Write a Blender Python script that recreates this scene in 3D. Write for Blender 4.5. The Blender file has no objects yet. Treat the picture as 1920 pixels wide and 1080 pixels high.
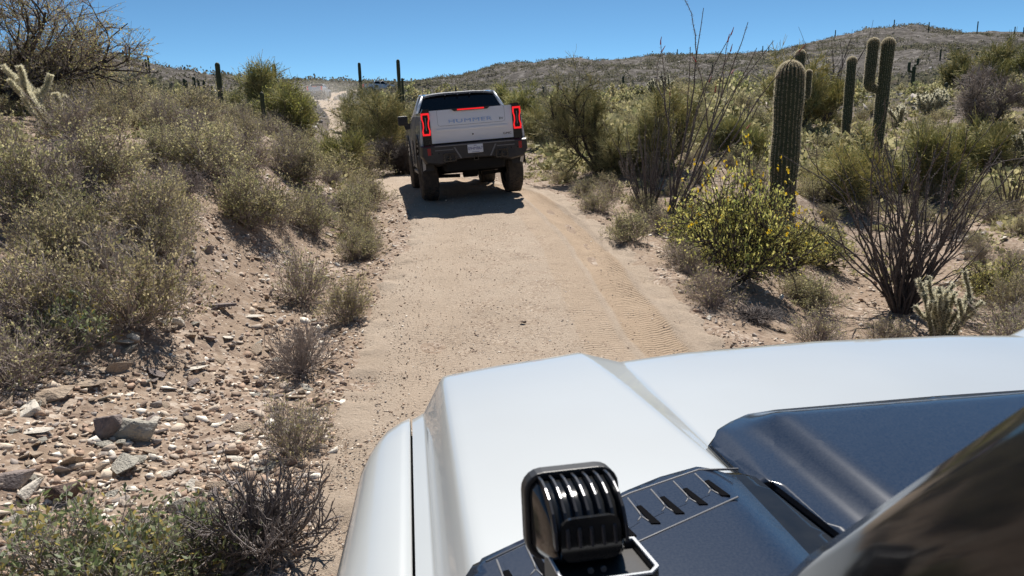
import bpy, math, random
import numpy as np
from mathutils import Vector, Matrix, Euler
R = math.radians
sc = bpy.context.scene
COL = sc.collection
# ------------------------------------------------------------------ camera
CAMZ = 2.15
PITCH, ROLL, FPX = R(12.5), R(1.3), 1390.0
cd = bpy.data.cameras.new("camera"); cam = bpy.data.objects.new("camera", cd); COL.objects.link(cam)
cd.sensor_width = 36; cd.lens = 36 * FPX / 1920; cd.clip_start = 0.02; cd.clip_end = 3000
cam.matrix_world = Matrix.Translation((0, 0, CAMZ)) @ Matrix.Rotation(math.pi / 2 - PITCH, 4, 'X') @ Matrix.Rotation(-ROLL, 4, 'Z')
cd.dof.use_dof = True; cd.dof.focus_distance = 13.0; cd.dof.aperture_fstop = 18.0
sc.camera = cam
# ------------------------------------------------------------------ light
SUN_EL, SUN_AZ = R(55), R(7)          # azimuth clockwise from +Y
w = bpy.data.worlds.new("World"); sc.world = w; w.use_nodes = True
nt = w.node_tree; nt.nodes.clear()
sky = nt.nodes.new('ShaderNodeTexSky'); sky.sky_type = 'NISHITA'; sky.sun_disc = False
sky.sun_elevation = SUN_EL; sky.sun_rotation = SUN_AZ; sky.altitude = 3000; sky.air_density = 0.6; sky.dust_density = 0.0; sky.ozone_density = 5.0
bg = nt.nodes.new('ShaderNodeBackground'); bg.inputs[1].default_value = 0.092
ow = nt.nodes.new('ShaderNodeOutputWorld')
tint = nt.nodes.new('ShaderNodeMix'); tint.data_type = 'RGBA'; tint.blend_type = 'MULTIPLY'; tint.inputs[0].default_value = 1; tint.inputs[7].default_value = (.80, 1.02, .93, 1)
nt.links.new(sky.outputs[0], tint.inputs[6]); nt.links.new(tint.outputs[2], bg.inputs[0]); nt.links.new(bg.outputs[0], ow.inputs[0])
sl = bpy.data.lights.new("sun", 'SUN'); sl.energy = 5.0; sl.angle = R(0.53); sl.color = (1, 0.95, 0.88)
so = bpy.data.objects.new("sun", sl); COL.objects.link(so)
sdir = Vector((math.sin(SUN_AZ) * math.cos(SUN_EL), math.cos(SUN_AZ) * math.cos(SUN_EL), math.sin(SUN_EL)))
so.rotation_euler = sdir.to_track_quat('Z', 'Y').to_euler(); so.location = (0, 0, 30)
vs = sc.view_settings; vs.view_transform = 'Standard'; vs.look = 'None'; vs.gamma = 1; vs.exposure = 0.48
cy = sc.cycles; cy.max_bounces = 6; cy.diffuse_bounces = 3; cy.glossy_bounces = 3; cy.transmission_bounces = 3; cy.transparent_max_bounces = 6
cy.sample_clamp_indirect = 6; cy.use_denoising = True; cy.volume_bounces = 1
# ------------------------------------------------------------------ helpers
def ray(px, py):
    x, y = px - 960.0, 540.0 - py
    c, s = math.cos(-ROLL), math.sin(-ROLL); x, y = c * x - s * y, s * x + c * y
    d = np.array([x, math.cos(PITCH) * FPX + math.sin(PITCH) * y, -math.sin(PITCH) * FPX + math.cos(PITCH) * y])
    return d / np.linalg.norm(d)
def pix(p):
    v = cam.matrix_world.inverted() @ Vector(p)
    return 960 + FPX * v.x / -v.z, 540 - FPX * v.y / -v.z
def tag(o, label=None, cat=None, group=None, kind=None):
    if label: o['label'] = label
    if cat: o['category'] = cat
    if group: o['group'] = group
    if kind: o['kind'] = kind
    return o
def empty(name, loc=(0, 0, 0), rot=(0, 0, 0), scale=1.0):
    o = bpy.data.objects.new(name, None); COL.objects.link(o); o.location = loc; o.rotation_euler = rot
    o.scale = (scale,) * 3 if not hasattr(scale, '__len__') else scale
    o.empty_display_size = .2
    return o
def link(name, me, mats=(), parent=None, loc=None):
    o = bpy.data.objects.new(name, me); COL.objects.link(o)
    for m in (mats if isinstance(mats, (list, tuple)) else [mats]):
        if m and m.name not in [q.name for q in me.materials if q]: me.materials.append(m)
    if parent: o.parent = parent
    if loc is not None: o.location = loc
    return o
def copy_tree(o, parent=None):
    c = o.copy(); COL.objects.link(c); c.parent = parent
    for ch in list(o.children): copy_tree(ch, c)
    return c
def npmesh(name, V, Fq, smooth=False, mi=None):
    """V (n,3), Fq (m,3|4) int"""
    V = np.ascontiguousarray(V, dtype=np.float32); Fq = np.ascontiguousarray(Fq, dtype=np.int32)
    me = bpy.data.meshes.new(name); k = Fq.shape[1]; m = len(Fq)
    me.vertices.add(len(V)); me.vertices.foreach_set('co', V.ravel())
    me.loops.add(m * k); me.loops.foreach_set('vertex_index', Fq.ravel())
    me.polygons.add(m); me.polygons.foreach_set('loop_start', np.arange(m, dtype=np.int32) * k)
    me.polygons.foreach_set('loop_total', np.full(m, k, dtype=np.int32))
    if smooth: me.polygons.foreach_set('use_smooth', np.ones(m, dtype=bool))
    if mi is not None: me.polygons.foreach_set('material_index', np.asarray(mi, dtype=np.int32))
    me.update(calc_edges=True); me.validate()
    return me
class MB:
    """collects shapes into one mesh"""
    def __init__(s): s.v = []; s.f = []; s.m = []; s.sm = []
    def add(s, V, F, mi=0, smooth=False):
        b = len(s.v); s.v += [tuple(float(c) for c in p) for p in V]
        for f in F: s.f.append([b + i for i in f]); s.m.append(mi); s.sm.append(smooth)
        return s
    def box(s, x0, x1, y0, y1, z0, z1, mi=0, ch=0.0, M=None):
        if ch <= 0:
            V = [(x, y, z) for z in (z0, z1) for y in (y0, y1) for x in (x0, x1)]
            F = [(0, 2, 3, 1), (4, 5, 7, 6), (0, 1, 5, 4), (2, 6, 7, 3), (0, 4, 6, 2), (1, 3, 7, 5)]
        else:
            import bmesh
            bm = bmesh.new(); bmesh.ops.create_cube(bm, size=1)
            for v in bm.verts: v.co = Vector(((x0 + x1) / 2 + v.co.x * (x1 - x0), (y0 + y1) / 2 + v.co.y * (y1 - y0), (z0 + z1) / 2 + v.co.z * (z1 - z0)))
            bmesh.ops.bevel(bm, geom=list(bm.edges), offset=ch, segments=2, affect='EDGES', profile=0.5)
            bm.verts.index_update(); V = [tuple(v.co) for v in bm.verts]; F = [[v.index for v in f.verts] for f in bm.faces]; bm.free()
        if M is not None: V = [tuple(M @ Vector(p)) for p in V]
        return s.add(V, F, mi)
    def prism(s, poly, a0, a1, axis='y', mi=0, top=1.0):
        """poly of (p,q) extruded along axis a0..a1"""
        n = len(poly)
        def mk(p, q, a):
            return {'x': (a, p, q), 'y': (p, a, q), 'z': (p, q, a)}[axis]
        V = [mk(p, q, a0) for p, q in poly] + [mk(p, q, a1) for p, q in poly]
        F = [[(i + 1) % n, i, n + i, n + (i + 1) % n] for i in range(n)] + [list(range(n)), list(range(2 * n - 1, n - 1, -1))]
        return s.add(V, F, mi)
    def tube(s, pts, rad, sides=8, mi=0, cap=True, smooth=True):
        pts = [Vector(p) for p in pts]; n = len(pts)
        rads = rad if hasattr(rad, '__len__') else [rad] * n
        V = []; F = []
        for i, p in enumerate(pts):
            t = (pts[min(i + 1, n - 1)] - pts[max(i - 1, 0)]).normalized()
            a = t.orthogonal().normalized() if i == 0 else (a - t * a.dot(t)).normalized()
            b = t.cross(a)
            for k in range(sides):
                an = 2 * math.pi * k / sides; V.append(p + (a * math.cos(an) + b * math.sin(an)) * rads[i])
        for i in range(n - 1):
            for k in range(sides):
                k2 = (k + 1) % sides; F.append([i * sides + k, i * sides + k2, (i + 1) * sides + k2, (i + 1) * sides + k])
        s.add(V, F, mi, smooth)
        if cap: b = len(s.v) - len(V); s.f += [[b + k for k in range(sides)][::-1], [b + (n - 1) * sides + k for k in range(sides)]]; s.m += [mi] * 2; s.sm += [False] * 2
        return s
    def grid(s, P, mi=0, smooth=True, flip=False):
        P = np.asarray(P); a, b = P.shape[:2]; I = np.arange(a * b).reshape(a, b)
        F = np.stack([I[:-1, :-1], I[1:, :-1], I[1:, 1:], I[:-1, 1:]], -1).reshape(-1, 4)
        if flip: F = F[:, ::-1]
        return s.add(P.reshape(-1, 3), F.tolist(), mi, smooth)
    def build(s, name, mats, parent=None, bevel=0.0, fixn=False, loc=None):
        me = bpy.data.meshes.new(name); me.from_pydata(s.v, [], s.f)
        me.polygons.foreach_set('material_index', s.m); me.polygons.foreach_set('use_smooth', s.sm)
        me.update()
        if fixn or True:
            import bmesh
            bm = bmesh.new(); bm.from_mesh(me); bmesh.ops.recalc_face_normals(bm, faces=bm.faces[:]); bm.to_mesh(me); bm.free()
        o = bpy.data.objects.new(name, me); COL.objects.link(o)
        for m in (mats if isinstance(mats, (list, tuple)) else [mats]): me.materials.append(m)
        if parent: o.parent = parent
        if loc is not None: o.location = loc
        if bevel > 0:
            md = o.modifiers.new('bevel', 'BEVEL'); md.width = bevel; md.segments = 2; md.limit_method = 'ANGLE'; md.angle_limit = R(35)
        return o
# ------------------------------------------------------------------ materials
def mat(name, col, rough=0.8, metal=0.0, coat=0.0, spec=0.5, noise=None, bump=None, emit=None, island=None, trans=0.0, objvar=0.0, coords='Object'):
    """noise=(scale,col2,detail,contrast) bump=(scale,strength,dist) island=[cols] for per-leaf colours"""
    m = bpy.data.materials.new(name); m.use_nodes = True; n = m.node_tree; N = n.nodes; L = n.links
    p = N['Principled BSDF']; p.inputs['Roughness'].default_value = rough; p.inputs['Metallic'].default_value = metal
    p.inputs['Coat Weight'].default_value = coat; p.inputs['Coat Roughness'].default_value = 0.04; p.inputs['Specular IOR Level'].default_value = spec
    p.inputs['Base Color'].default_value = (*col, 1)
    src = None
    tc = N.new('ShaderNodeTexCoord')
    if noise:
        t = N.new('ShaderNodeTexNoise'); t.inputs['Scale'].default_value = noise[0]; t.inputs['Detail'].default_value = noise[2]
        L.new(tc.outputs[coords], t.inputs[0]); r = N.new('ShaderNodeValToRGB'); c = noise[3]
        r.color_ramp.elements[0].position = .5 - c; r.color_ramp.elements[1].position = .5 + c
        r.color_ramp.elements[0].color = (*col, 1); r.color_ramp.elements[1].color = (*noise[1], 1)
        L.new(t.outputs[0], r.inputs[0]); src = r.outputs[0]
    if island:
        g = N.new('ShaderNodeNewGeometry'); r = N.new('ShaderNodeValToRGB'); r.color_ramp.interpolation = 'CONSTANT'
        e = r.color_ramp.elements; e[0].color = (*island[0], 1); e[1].position = 1 / len(island); e[1].color = (*island[1], 1)
        for i in range(2, len(island)): q = e.new(i / len(island)); q.color = (*island[i], 1)
        L.new(g.outputs['Random Per Island'], r.inputs[0]); src = r.outputs[0]
    if objvar > 0:
        oi = N.new('ShaderNodeObjectInfo'); hs = N.new('ShaderNodeHueSaturation'); mr = N.new('ShaderNodeMapRange')
        mr.inputs[3].default_value = 1 - objvar; mr.inputs[4].default_value = 1 + objvar
        L.new(oi.outputs['Random'], mr.inputs[0]); L.new(mr.outputs[0], hs.inputs['Value'])
        mh = N.new('ShaderNodeMapRange'); mh.inputs[3].default_value = .5 - objvar * .06; mh.inputs[4].default_value = .5 + objvar * .06
        mm = N.new('ShaderNodeMath'); mm.operation = 'FRACT'; m7 = N.new('ShaderNodeMath'); m7.operation = 'MULTIPLY'; m7.inputs[1].default_value = 7.13
        L.new(oi.outputs['Random'], m7.inputs[0]); L.new(m7.outputs[0], mm.inputs[0]); L.new(mm.outputs[0], mh.inputs[0]); L.new(mh.outputs[0], hs.inputs['Hue'])
        if src: L.new(src, hs.inputs['Color'])
        else: hs.inputs['Color'].default_value = (*col, 1)
        src = hs.outputs[0]
    if src: L.new(src, p.inputs['Base Color'])
    if bump:
        b = N.new('ShaderNodeBump'); b.inputs['Strength'].default_value = bump[1]; b.inputs['Distance'].default_value = bump[2]
        t = N.new('ShaderNodeTexNoise'); t.inputs['Scale'].default_value = bump[0]; t.inputs['Detail'].default_value = 5
        L.new(tc.outputs[coords], t.inputs[0]); L.new(t.outputs[0], b.inputs['Height']); L.new(b.outputs[0], p.inputs['Normal'])
    if emit: p.inputs['Emission Color'].default_value = (*emit[0], 1); p.inputs['Emission Strength'].default_value = emit[1]
    if trans > 0:
        tr = N.new('ShaderNodeBsdfTranslucent'); mx = N.new('ShaderNodeMixShader'); mx.inputs[0].default_value = trans
        if src: L.new(src, tr.inputs[0])
        else: tr.inputs[0].default_value = (*col, 1)
        L.new(p.outputs[0], mx.inputs[1]); L.new(tr.outputs[0], mx.inputs[2]); L.new(mx.outputs[0], N['Material Output'].inputs[0])
    return m
# ------------------------------------------------------------------ noise
_rng = np.random.default_rng(5); _LAT = _rng.random((256, 256)).astype(np.float64)
def vnoise(x, y):
    xi = np.floor(x).astype(int); yi = np.floor(y).astype(int); fx = x - xi; fy = y - yi
    fx = fx * fx * (3 - 2 * fx); fy = fy * fy * (3 - 2 * fy)
    a = _LAT[xi & 255, yi & 255]; b = _LAT[(xi + 1) & 255, yi & 255]; c = _LAT[xi & 255, (yi + 1) & 255]; d = _LAT[(xi + 1) & 255, (yi + 1) & 255]
    return (a * (1 - fx) + b * fx) * (1 - fy) + (c * (1 - fx) + d * fx) * fy - .5
def fbm(x, y, s, o=4):
    r = 0; a = 1.0
    for i in range(o): r = r + a * vnoise(x / s + 17.3 * i, y / s + 9.1 * i); s = s / 2.03; a *= .52
    return r
# ------------------------------------------------------------------ terrain shape
ROAD = np.array([(1.9, -25, 0), (1.4, -10, 0), (0.95, 0, 0), (0.55, 4, 0), (0.27, 6.5, .03), (0.12, 9, .2), (-0.06, 12, .46), (-0.66, 15, .70), (-2.0, 19, .68),
                 (-4.0, 26, .75), (-7.5, 38, 1.7), (-10.2, 50, 2.7), (-15.5, 70, 3.9), (-21, 90, 5.2), (-25, 103, 6.1), (-25, 114, 7.2), (-21.5, 124, 8.1), (-17, 131, 8.0)], float)
def _cat(P, n=24):
    out = []
    for i in range(1, len(P) - 2):
        p0, p1, p2, p3 = P[i - 1:i + 3]
        for t in np.linspace(0, 1, n, endpoint=False):
            out.append(.5 * ((2 * p1) + (-p0 + p2) * t + (2 * p0 - 5 * p1 + 4 * p2 - p3) * t * t + (-p0 + 3 * p1 - 3 * p2 + p3) * t ** 3))
    out.append(P[-2]); return np.array(out)
RC = _cat(np.vstack([2 * ROAD[0] - ROAD[1], ROAD, 2 * ROAD[-1] - ROAD[-2]]))
def narrow(y): t = np.clip((y - 9) / 5, 0, 1); return 1 + .17 * t * t * (3 - 2 * t)
def camber(s, y): return np.clip(s, -2.2, 2.2) * .042 * np.exp(-((y - 16) / 4.5) ** 2)
def road_near(x, y):
    """distance (signed, + right) to the centreline and road height"""
    if x.size < 4000:
        xx = x.ravel()[:, None]; yy = y.ravel()[:, None]; a = RC[:-1]; dx = (RC[1:] - a)[:, 0]; dy = (RC[1:] - a)[:, 1]
        t = np.clip(((xx - a[:, 0]) * dx + (yy - a[:, 1]) * dy) / (dx * dx + dy * dy), 0, 1); ex = xx - a[:, 0] - t * dx; ey = yy - a[:, 1] - t * dy
        d = np.hypot(ex, ey); i = d.argmin(1); k = np.arange(len(i)); zz = a[:, 2] + t * (RC[1:, 2] - a[:, 2])
        return (d[k, i] * np.sign(ex * dy - ey * dx)[k, i] * narrow(y.ravel())).reshape(x.shape), zz[k, i].reshape(x.shape)
    sh = x.shape; x = x.ravel(); y = y.ravel(); S = np.full(x.shape, 1e9); Z = np.zeros(x.shape); sg = np.ones(x.shape)
    for i in range(len(RC) - 1):
        a, b = RC[i], RC[i + 1]; dx, dy = b[0] - a[0], b[1] - a[1]; l2 = dx * dx + dy * dy
        t = np.clip(((x - a[0]) * dx + (y - a[1]) * dy) / l2, 0, 1)
        ex = x - a[0] - t * dx; ey = y - a[1] - t * dy; d = np.hypot(ex, ey); m = d < S
        S[m] = d[m]; Z[m] = (a[2] + t * (b[2] - a[2]))[m]; sg[m] = np.sign(ex * dy - ey * dx)[m]
    return (S * sg * narrow(y)).reshape(sh), Z.reshape(sh)
CP = []   # (x,y,z)
def cpix(px, py, d):
    r = ray(px, py); k = d / math.hypot(r[0], r[1]); CP.append((r[0] * k, r[1] * k, CAMZ + r[2] * k))
def caz(az, d, z): CP.append((d * math.sin(R(az)), d * math.cos(R(az)), z))
for a in (-60, -45, -30, -15, 0, 15, 30, 45, 60):
    caz(a, .8, 0); caz(a, 2.2, 0)
for a, z in ((-60, .25), (-45, .2), (-30, .08), (-18, 0), (0, 0), (18, 0), (32, -.05), (45, -.15), (60, -.2)): caz(a, 3.6, z)
for p in [(-60, 800, 5.5), (0, 700, 6.6), (300, 700, 6.5), (480, 640, 7.3), (0, 560, 7.6), (250, 480, 8.3), (0, 400, 9.6), (300, 400, 9.4), (500, 420, 10.5), (600, 440, 12),
          (0, 270, 12), (120, 235, 14), (0, 208, 16), (150, 208, 17), (300, 238, 15), (450, 236, 18), (450, 310, 12.5), (600, 325, 15.5), (600, 300, 20), (680, 330, 16.5), (300, 222, 20), (700, 300, 22),
          (-150, 400, 10), (-150, 215, 18), (-150, 160, 40),
          (100, 190, 30), (250, 197, 35), (420, 212, 30), (520, 228, 30), (600, 250, 32), (680, 262, 36), (800, 270, 26), (880, 330, 18),
          (60, 150, 70), (200, 158, 80), (320, 180, 75), (420, 190, 70), (520, 196, 65), (570, 205, 60), (100, 115, 150), (195, 112, 150), (240, 124, 145), (300, 146, 135), (400, 176, 120), (500, 192, 110), (560, 197, 105),
          (720, 205, 60), (690, 178, 85), (745, 192, 58), (780, 180, 75), (800, 161, 120), (700, 168, 125), (740, 166, 115), (640, 190, 100), (850, 165, 140), (850, 178, 90),
          (930, 220, 50), (1000, 225, 50), (1000, 195, 90), (1080, 235, 40), (1060, 300, 22), (1040, 335, 19), (1120, 330, 17), (1200, 300, 18), (1100, 270, 27), (1200, 395, 13.5),
          (1150, 190, 75), (1180, 200, 45), (1300, 172, 40), (1300, 240, 26), (1400, 190, 42), (1350, 290, 19), (1280, 185, 60), (1380, 450, 11.5), (1250, 450, 11.5), (1470, 380, 15), (1480, 300, 24),
          (1582, 275, 30), (1640, 300, 25), (1545, 222, 40), (1690, 585, 10.8), (1500, 600, 9.5), (1600, 480, 14), (1750, 420, 16), (1850, 500, 13), (1920, 620, 9.5), (2050, 600, 9.5), (1920, 400, 18),
          (1700, 250, 32), (1850, 300, 26), (1760, 200, 48), (1640, 196, 50), (1640, 175, 85), (1760, 178, 75), (1880, 168, 65), (1920, 145, 80), (2050, 150, 75), (2050, 250, 30), (2050, 380, 17),
          (1000, 185, 130), (1150, 172, 140), (1300, 165, 140), (1450, 155, 140), (1600, 155, 130), (1750, 150, 130), (1920, 120, 140), (2050, 100, 150),
          (870, 160, 220), (950, 143, 240), (1050, 112, 270), (1090, 113, 270), (1130, 120, 270), (1200, 108, 290), (1300, 101, 300), (1400, 98, 300), (1500, 92, 300), (1580, 72, 300), (1640, 55, 300), (1730, 48, 300), (1800, 54, 300), (1920, 68, 300), (2080, 80, 300),
          (1050, 150, 200), (1200, 140, 210), (1400, 130, 210), (1640, 110, 210), (1850, 105, 210)]: cpix(*p)
for a in (-60, -45, -34, -28, -20, -10): caz(a, 450, 14); caz(a, 250, 13)
for a, z in ((0, 16), (6, 22), (14, 26), (22, 30), (30, 34), (45, 36), (60, 36)): caz(a, 450, z)
for a in (48, 60): caz(a, 300, 36); caz(a, 150, 16); caz(a, 60, 4); caz(a, 25, .6); caz(a, 10, -.3)
for a in (-60, -48): caz(a, 120, 13); caz(a, 40, 5.5); caz(a, 15, 2.6); caz(a, 8, .9)
CP = np.array(CP)
def _uv(x, y):
    d = np.maximum(np.hypot(x, y), .6); az = np.degrees(np.arctan2(x, y)); az = np.clip(az, -60, 60) * 1.0
    return az / 11.0, np.log(d) * 2.2, d
def _phi(r2): return np.where(r2 > 1e-9, .5 * r2 * np.log(np.maximum(r2, 1e-9)), 0)
_u, _v, _d = _uv(CP[:, 0], CP[:, 1]); _w = CP[:, 2] / (_d + 5)
n_ = len(_u); A_ = np.zeros((n_ + 3, n_ + 3)); A_[:n_, :n_] = _phi((_u[:, None] - _u) ** 2 + (_v[:, None] - _v) ** 2) + np.eye(n_) * .02
A_[:n_, n_] = 1; A_[:n_, n_ + 1] = _u; A_[:n_, n_ + 2] = _v; A_[n_:, :n_] = A_[:n_, n_:].T
_sol = np.linalg.solve(A_, np.concatenate([_w, np.zeros(3)]))
def base_h(x, y):
    u, v, d = _uv(x, y); sh = u.shape; u = u.ravel(); v = v.ravel(); out = _sol[n_] + _sol[n_ + 1] * u + _sol[n_ + 2] * v
    if len(u) < 4000: out = out + _phi((u[:, None] - _u) ** 2 + (v[:, None] - _v) ** 2) @ _sol[:n_]
    else:
        for i in range(0, len(u), 20000): out[i:i + 20000] += _phi((u[i:i + 20000, None] - _u) ** 2 + (v[i:i + 20000, None] - _v) ** 2) @ _sol[:n_]
    return out.reshape(sh) * (d + 5)
RW = 1.72   # half width of the graded track
def height(x, y):
    x = np.asarray(x, float); y = np.asarray(y, float); d = np.hypot(x, y)
    z = base_h(x, y)
    far = np.clip((d - 25) / 120, 0, 1)
    z = z + fbm(x, y, 2.6, 5) * .16 + fbm(x + 50, y, 16, 5) * 1.6 * far + fbm(x, y + 90, 45, 3) * 5.5 * np.clip((d - 90) / 150, 0, 1)
    s, rz = road_near(x, y); a = np.clip((np.abs(s) - RW) / 2.2, 0, 1); a = a * a * (3 - 2 * a)
    edge = np.exp(-((np.abs(s) - RW - .12) / .16) ** 2) * .05 * (1 + fbm(x, y, .5, 2))
    z = z * a + (rz - .03 + camber(s, y)) * (1 - a) + edge
    z = z + fbm(x, y, .22, 3) * .035 * np.clip((np.abs(s) - RW) / .4 + .2, 0, 1)
    return z
def H1(x, y): return float(height(np.array([x]), np.array([y]))[0])
def at(px, d, py=300):
    r = ray(px, py); k = d / math.hypot(r[0], r[1]); x, y = r[0] * k, r[1] * k
    return Vector((x, y, H1(x, y)))
def hit(px, py, dmax=60):
    """where the view ray through a point of the photo meets the ground"""
    r = ray(px, py); k = 1 / math.hypot(r[0], r[1]); D = np.geomspace(1.5, dmax, 500)
    x, y, z = r[0] * k * D, r[1] * k * D, CAMZ + r[2] * k * D; hh = height(x, y); i = np.argmax(z < hh)
    if not (z < hh).any(): return None
    return Vector((float(x[i]), float(y[i]), float(hh[i])))
# ------------------------------------------------------------------ ground sheets
def ground_material():
    m = bpy.data.materials.new('desert_soil'); m.use_nodes = True; n = m.node_tree; N = n.nodes; L = n.links; p = N['Principled BSDF']
    p.inputs['Roughness'].default_value = .95; p.inputs['Specular IOR Level'].default_value = .15
    tc = N.new('ShaderNodeTexCoord')
    def noise(s, det=6, r=.6):
        t = N.new('ShaderNodeTexNoise'); t.inputs['Scale'].default_value = s; t.inputs['Detail'].default_value = det; t.inputs['Roughness'].default_value = r; L.new(tc.outputs['Object'], t.inputs[0]); return t.outputs[0]
    def ramp(src, els):
        r = N.new('ShaderNodeValToRGB'); e = r.color_ramp.elements; e[0].position, e[0].color = els[0][0], (*els[0][1], 1); e[1].position, e[1].color = els[-1][0], (*els[-1][1], 1)
        for q in els[1:-1]: z = e.new(q[0]); z.color = (*q[1], 1)
        L.new(src, r.inputs[0]); return r.outputs[0]
    def mix(f, a, b, mode='MIX'):
        x = N.new('ShaderNodeMix'); x.data_type = 'RGBA'; x.blend_type = mode
        if isinstance(f, float): x.inputs[0].default_value = f
        else: L.new(f, x.inputs[0])
        L.new(a, x.inputs[6]); L.new(b, x.inputs[7]); return x.outputs[2]
    soil = ramp(noise(.55), [(.3, (.20, .148, .11)), (.5, (.27, .205, .155)), (.7, (.33, .27, .215))])
    fine = ramp(noise(14, 8, .75), [(.3, (.16, .11, .08)), (.5, (.33, .24, .17)), (.72, (.5, .41, .32))])
    c = mix(.55, soil, fine)
    # loose stone chips
    vo = N.new('ShaderNodeTexVoronoi'); vo.inputs['Scale'].default_value = 22; L.new(tc.outputs['Object'], vo.inputs[0])
    chips = ramp(vo.outputs['Color'], [(.2, (.2, .14, .11)), (.55, (.38, .29, .22)), (.9, (.6, .52, .44))])
    msk = ramp(noise(1.3, 4), [(.42, (0, 0, 0)), (.6, (.75, .75, .75))])
    c = mix(msk, c, chips)
    # far slopes are stonier; their grey is thin haze put into the colour
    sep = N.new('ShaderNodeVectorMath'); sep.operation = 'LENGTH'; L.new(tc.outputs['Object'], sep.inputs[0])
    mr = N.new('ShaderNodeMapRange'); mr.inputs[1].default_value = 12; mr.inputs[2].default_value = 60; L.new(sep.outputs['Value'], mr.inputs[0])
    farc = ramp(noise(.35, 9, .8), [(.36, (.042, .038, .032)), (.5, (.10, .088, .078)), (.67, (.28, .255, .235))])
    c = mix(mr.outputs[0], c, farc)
    L.new(c, p.inputs['Base Color'])
    b = N.new('ShaderNodeBump'); b.inputs['Strength'].default_value = .9; b.inputs['Distance'].default_value = .03; L.new(noise(16, 8, .7), b.inputs['Height'])
    b2 = N.new('ShaderNodeBump'); b2.inputs['Strength'].default_value = .8; b2.inputs['Distance'].default_value = .6; L.new(noise(.5, 8, .75), b2.inputs['Height']); 
    mu = N.new('ShaderNodeMath'); mu.operation = 'MULTIPLY'; mu.inputs[1].default_value = .8; L.new(mr.outputs[0], mu.inputs[0]); L.new(mu.outputs[0], b2.inputs['Strength'])
    L.new(b.outputs[0], b2.inputs['Normal']); L.new(b2.outputs[0], p.inputs['Normal'])
    return m
def ring_angles():
    a = list(np.arange(-46, 46.01, .16)) + list(np.arange(48, 314, 3.5)); return np.radians(np.array(a))
AZ = ring_angles(); RR = np.concatenate([[.35], np.geomspace(1.2, 16, 330), np.geomspace(16.2, 900, 300)])
aa, rr = np.meshgrid(AZ, RR, indexing='ij'); X = rr * np.sin(aa); Y = rr * np.cos(aa); Z = height(X, Y)
ni, nj = X.shape; I = np.arange(ni * nj).reshape(ni, nj); In = np.roll(I, -1, axis=0)
Fq = np.stack([I[:, :-1], I[:, 1:], In[:, 1:], In[:, :-1]], -1).reshape(-1, 4)
me = npmesh('ground', np.stack([X, Y, Z], -1).reshape(-1, 3), Fq, smooth=True)
ground = link('ground', me, ground_material()); tag(ground, kind='structure')
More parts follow.
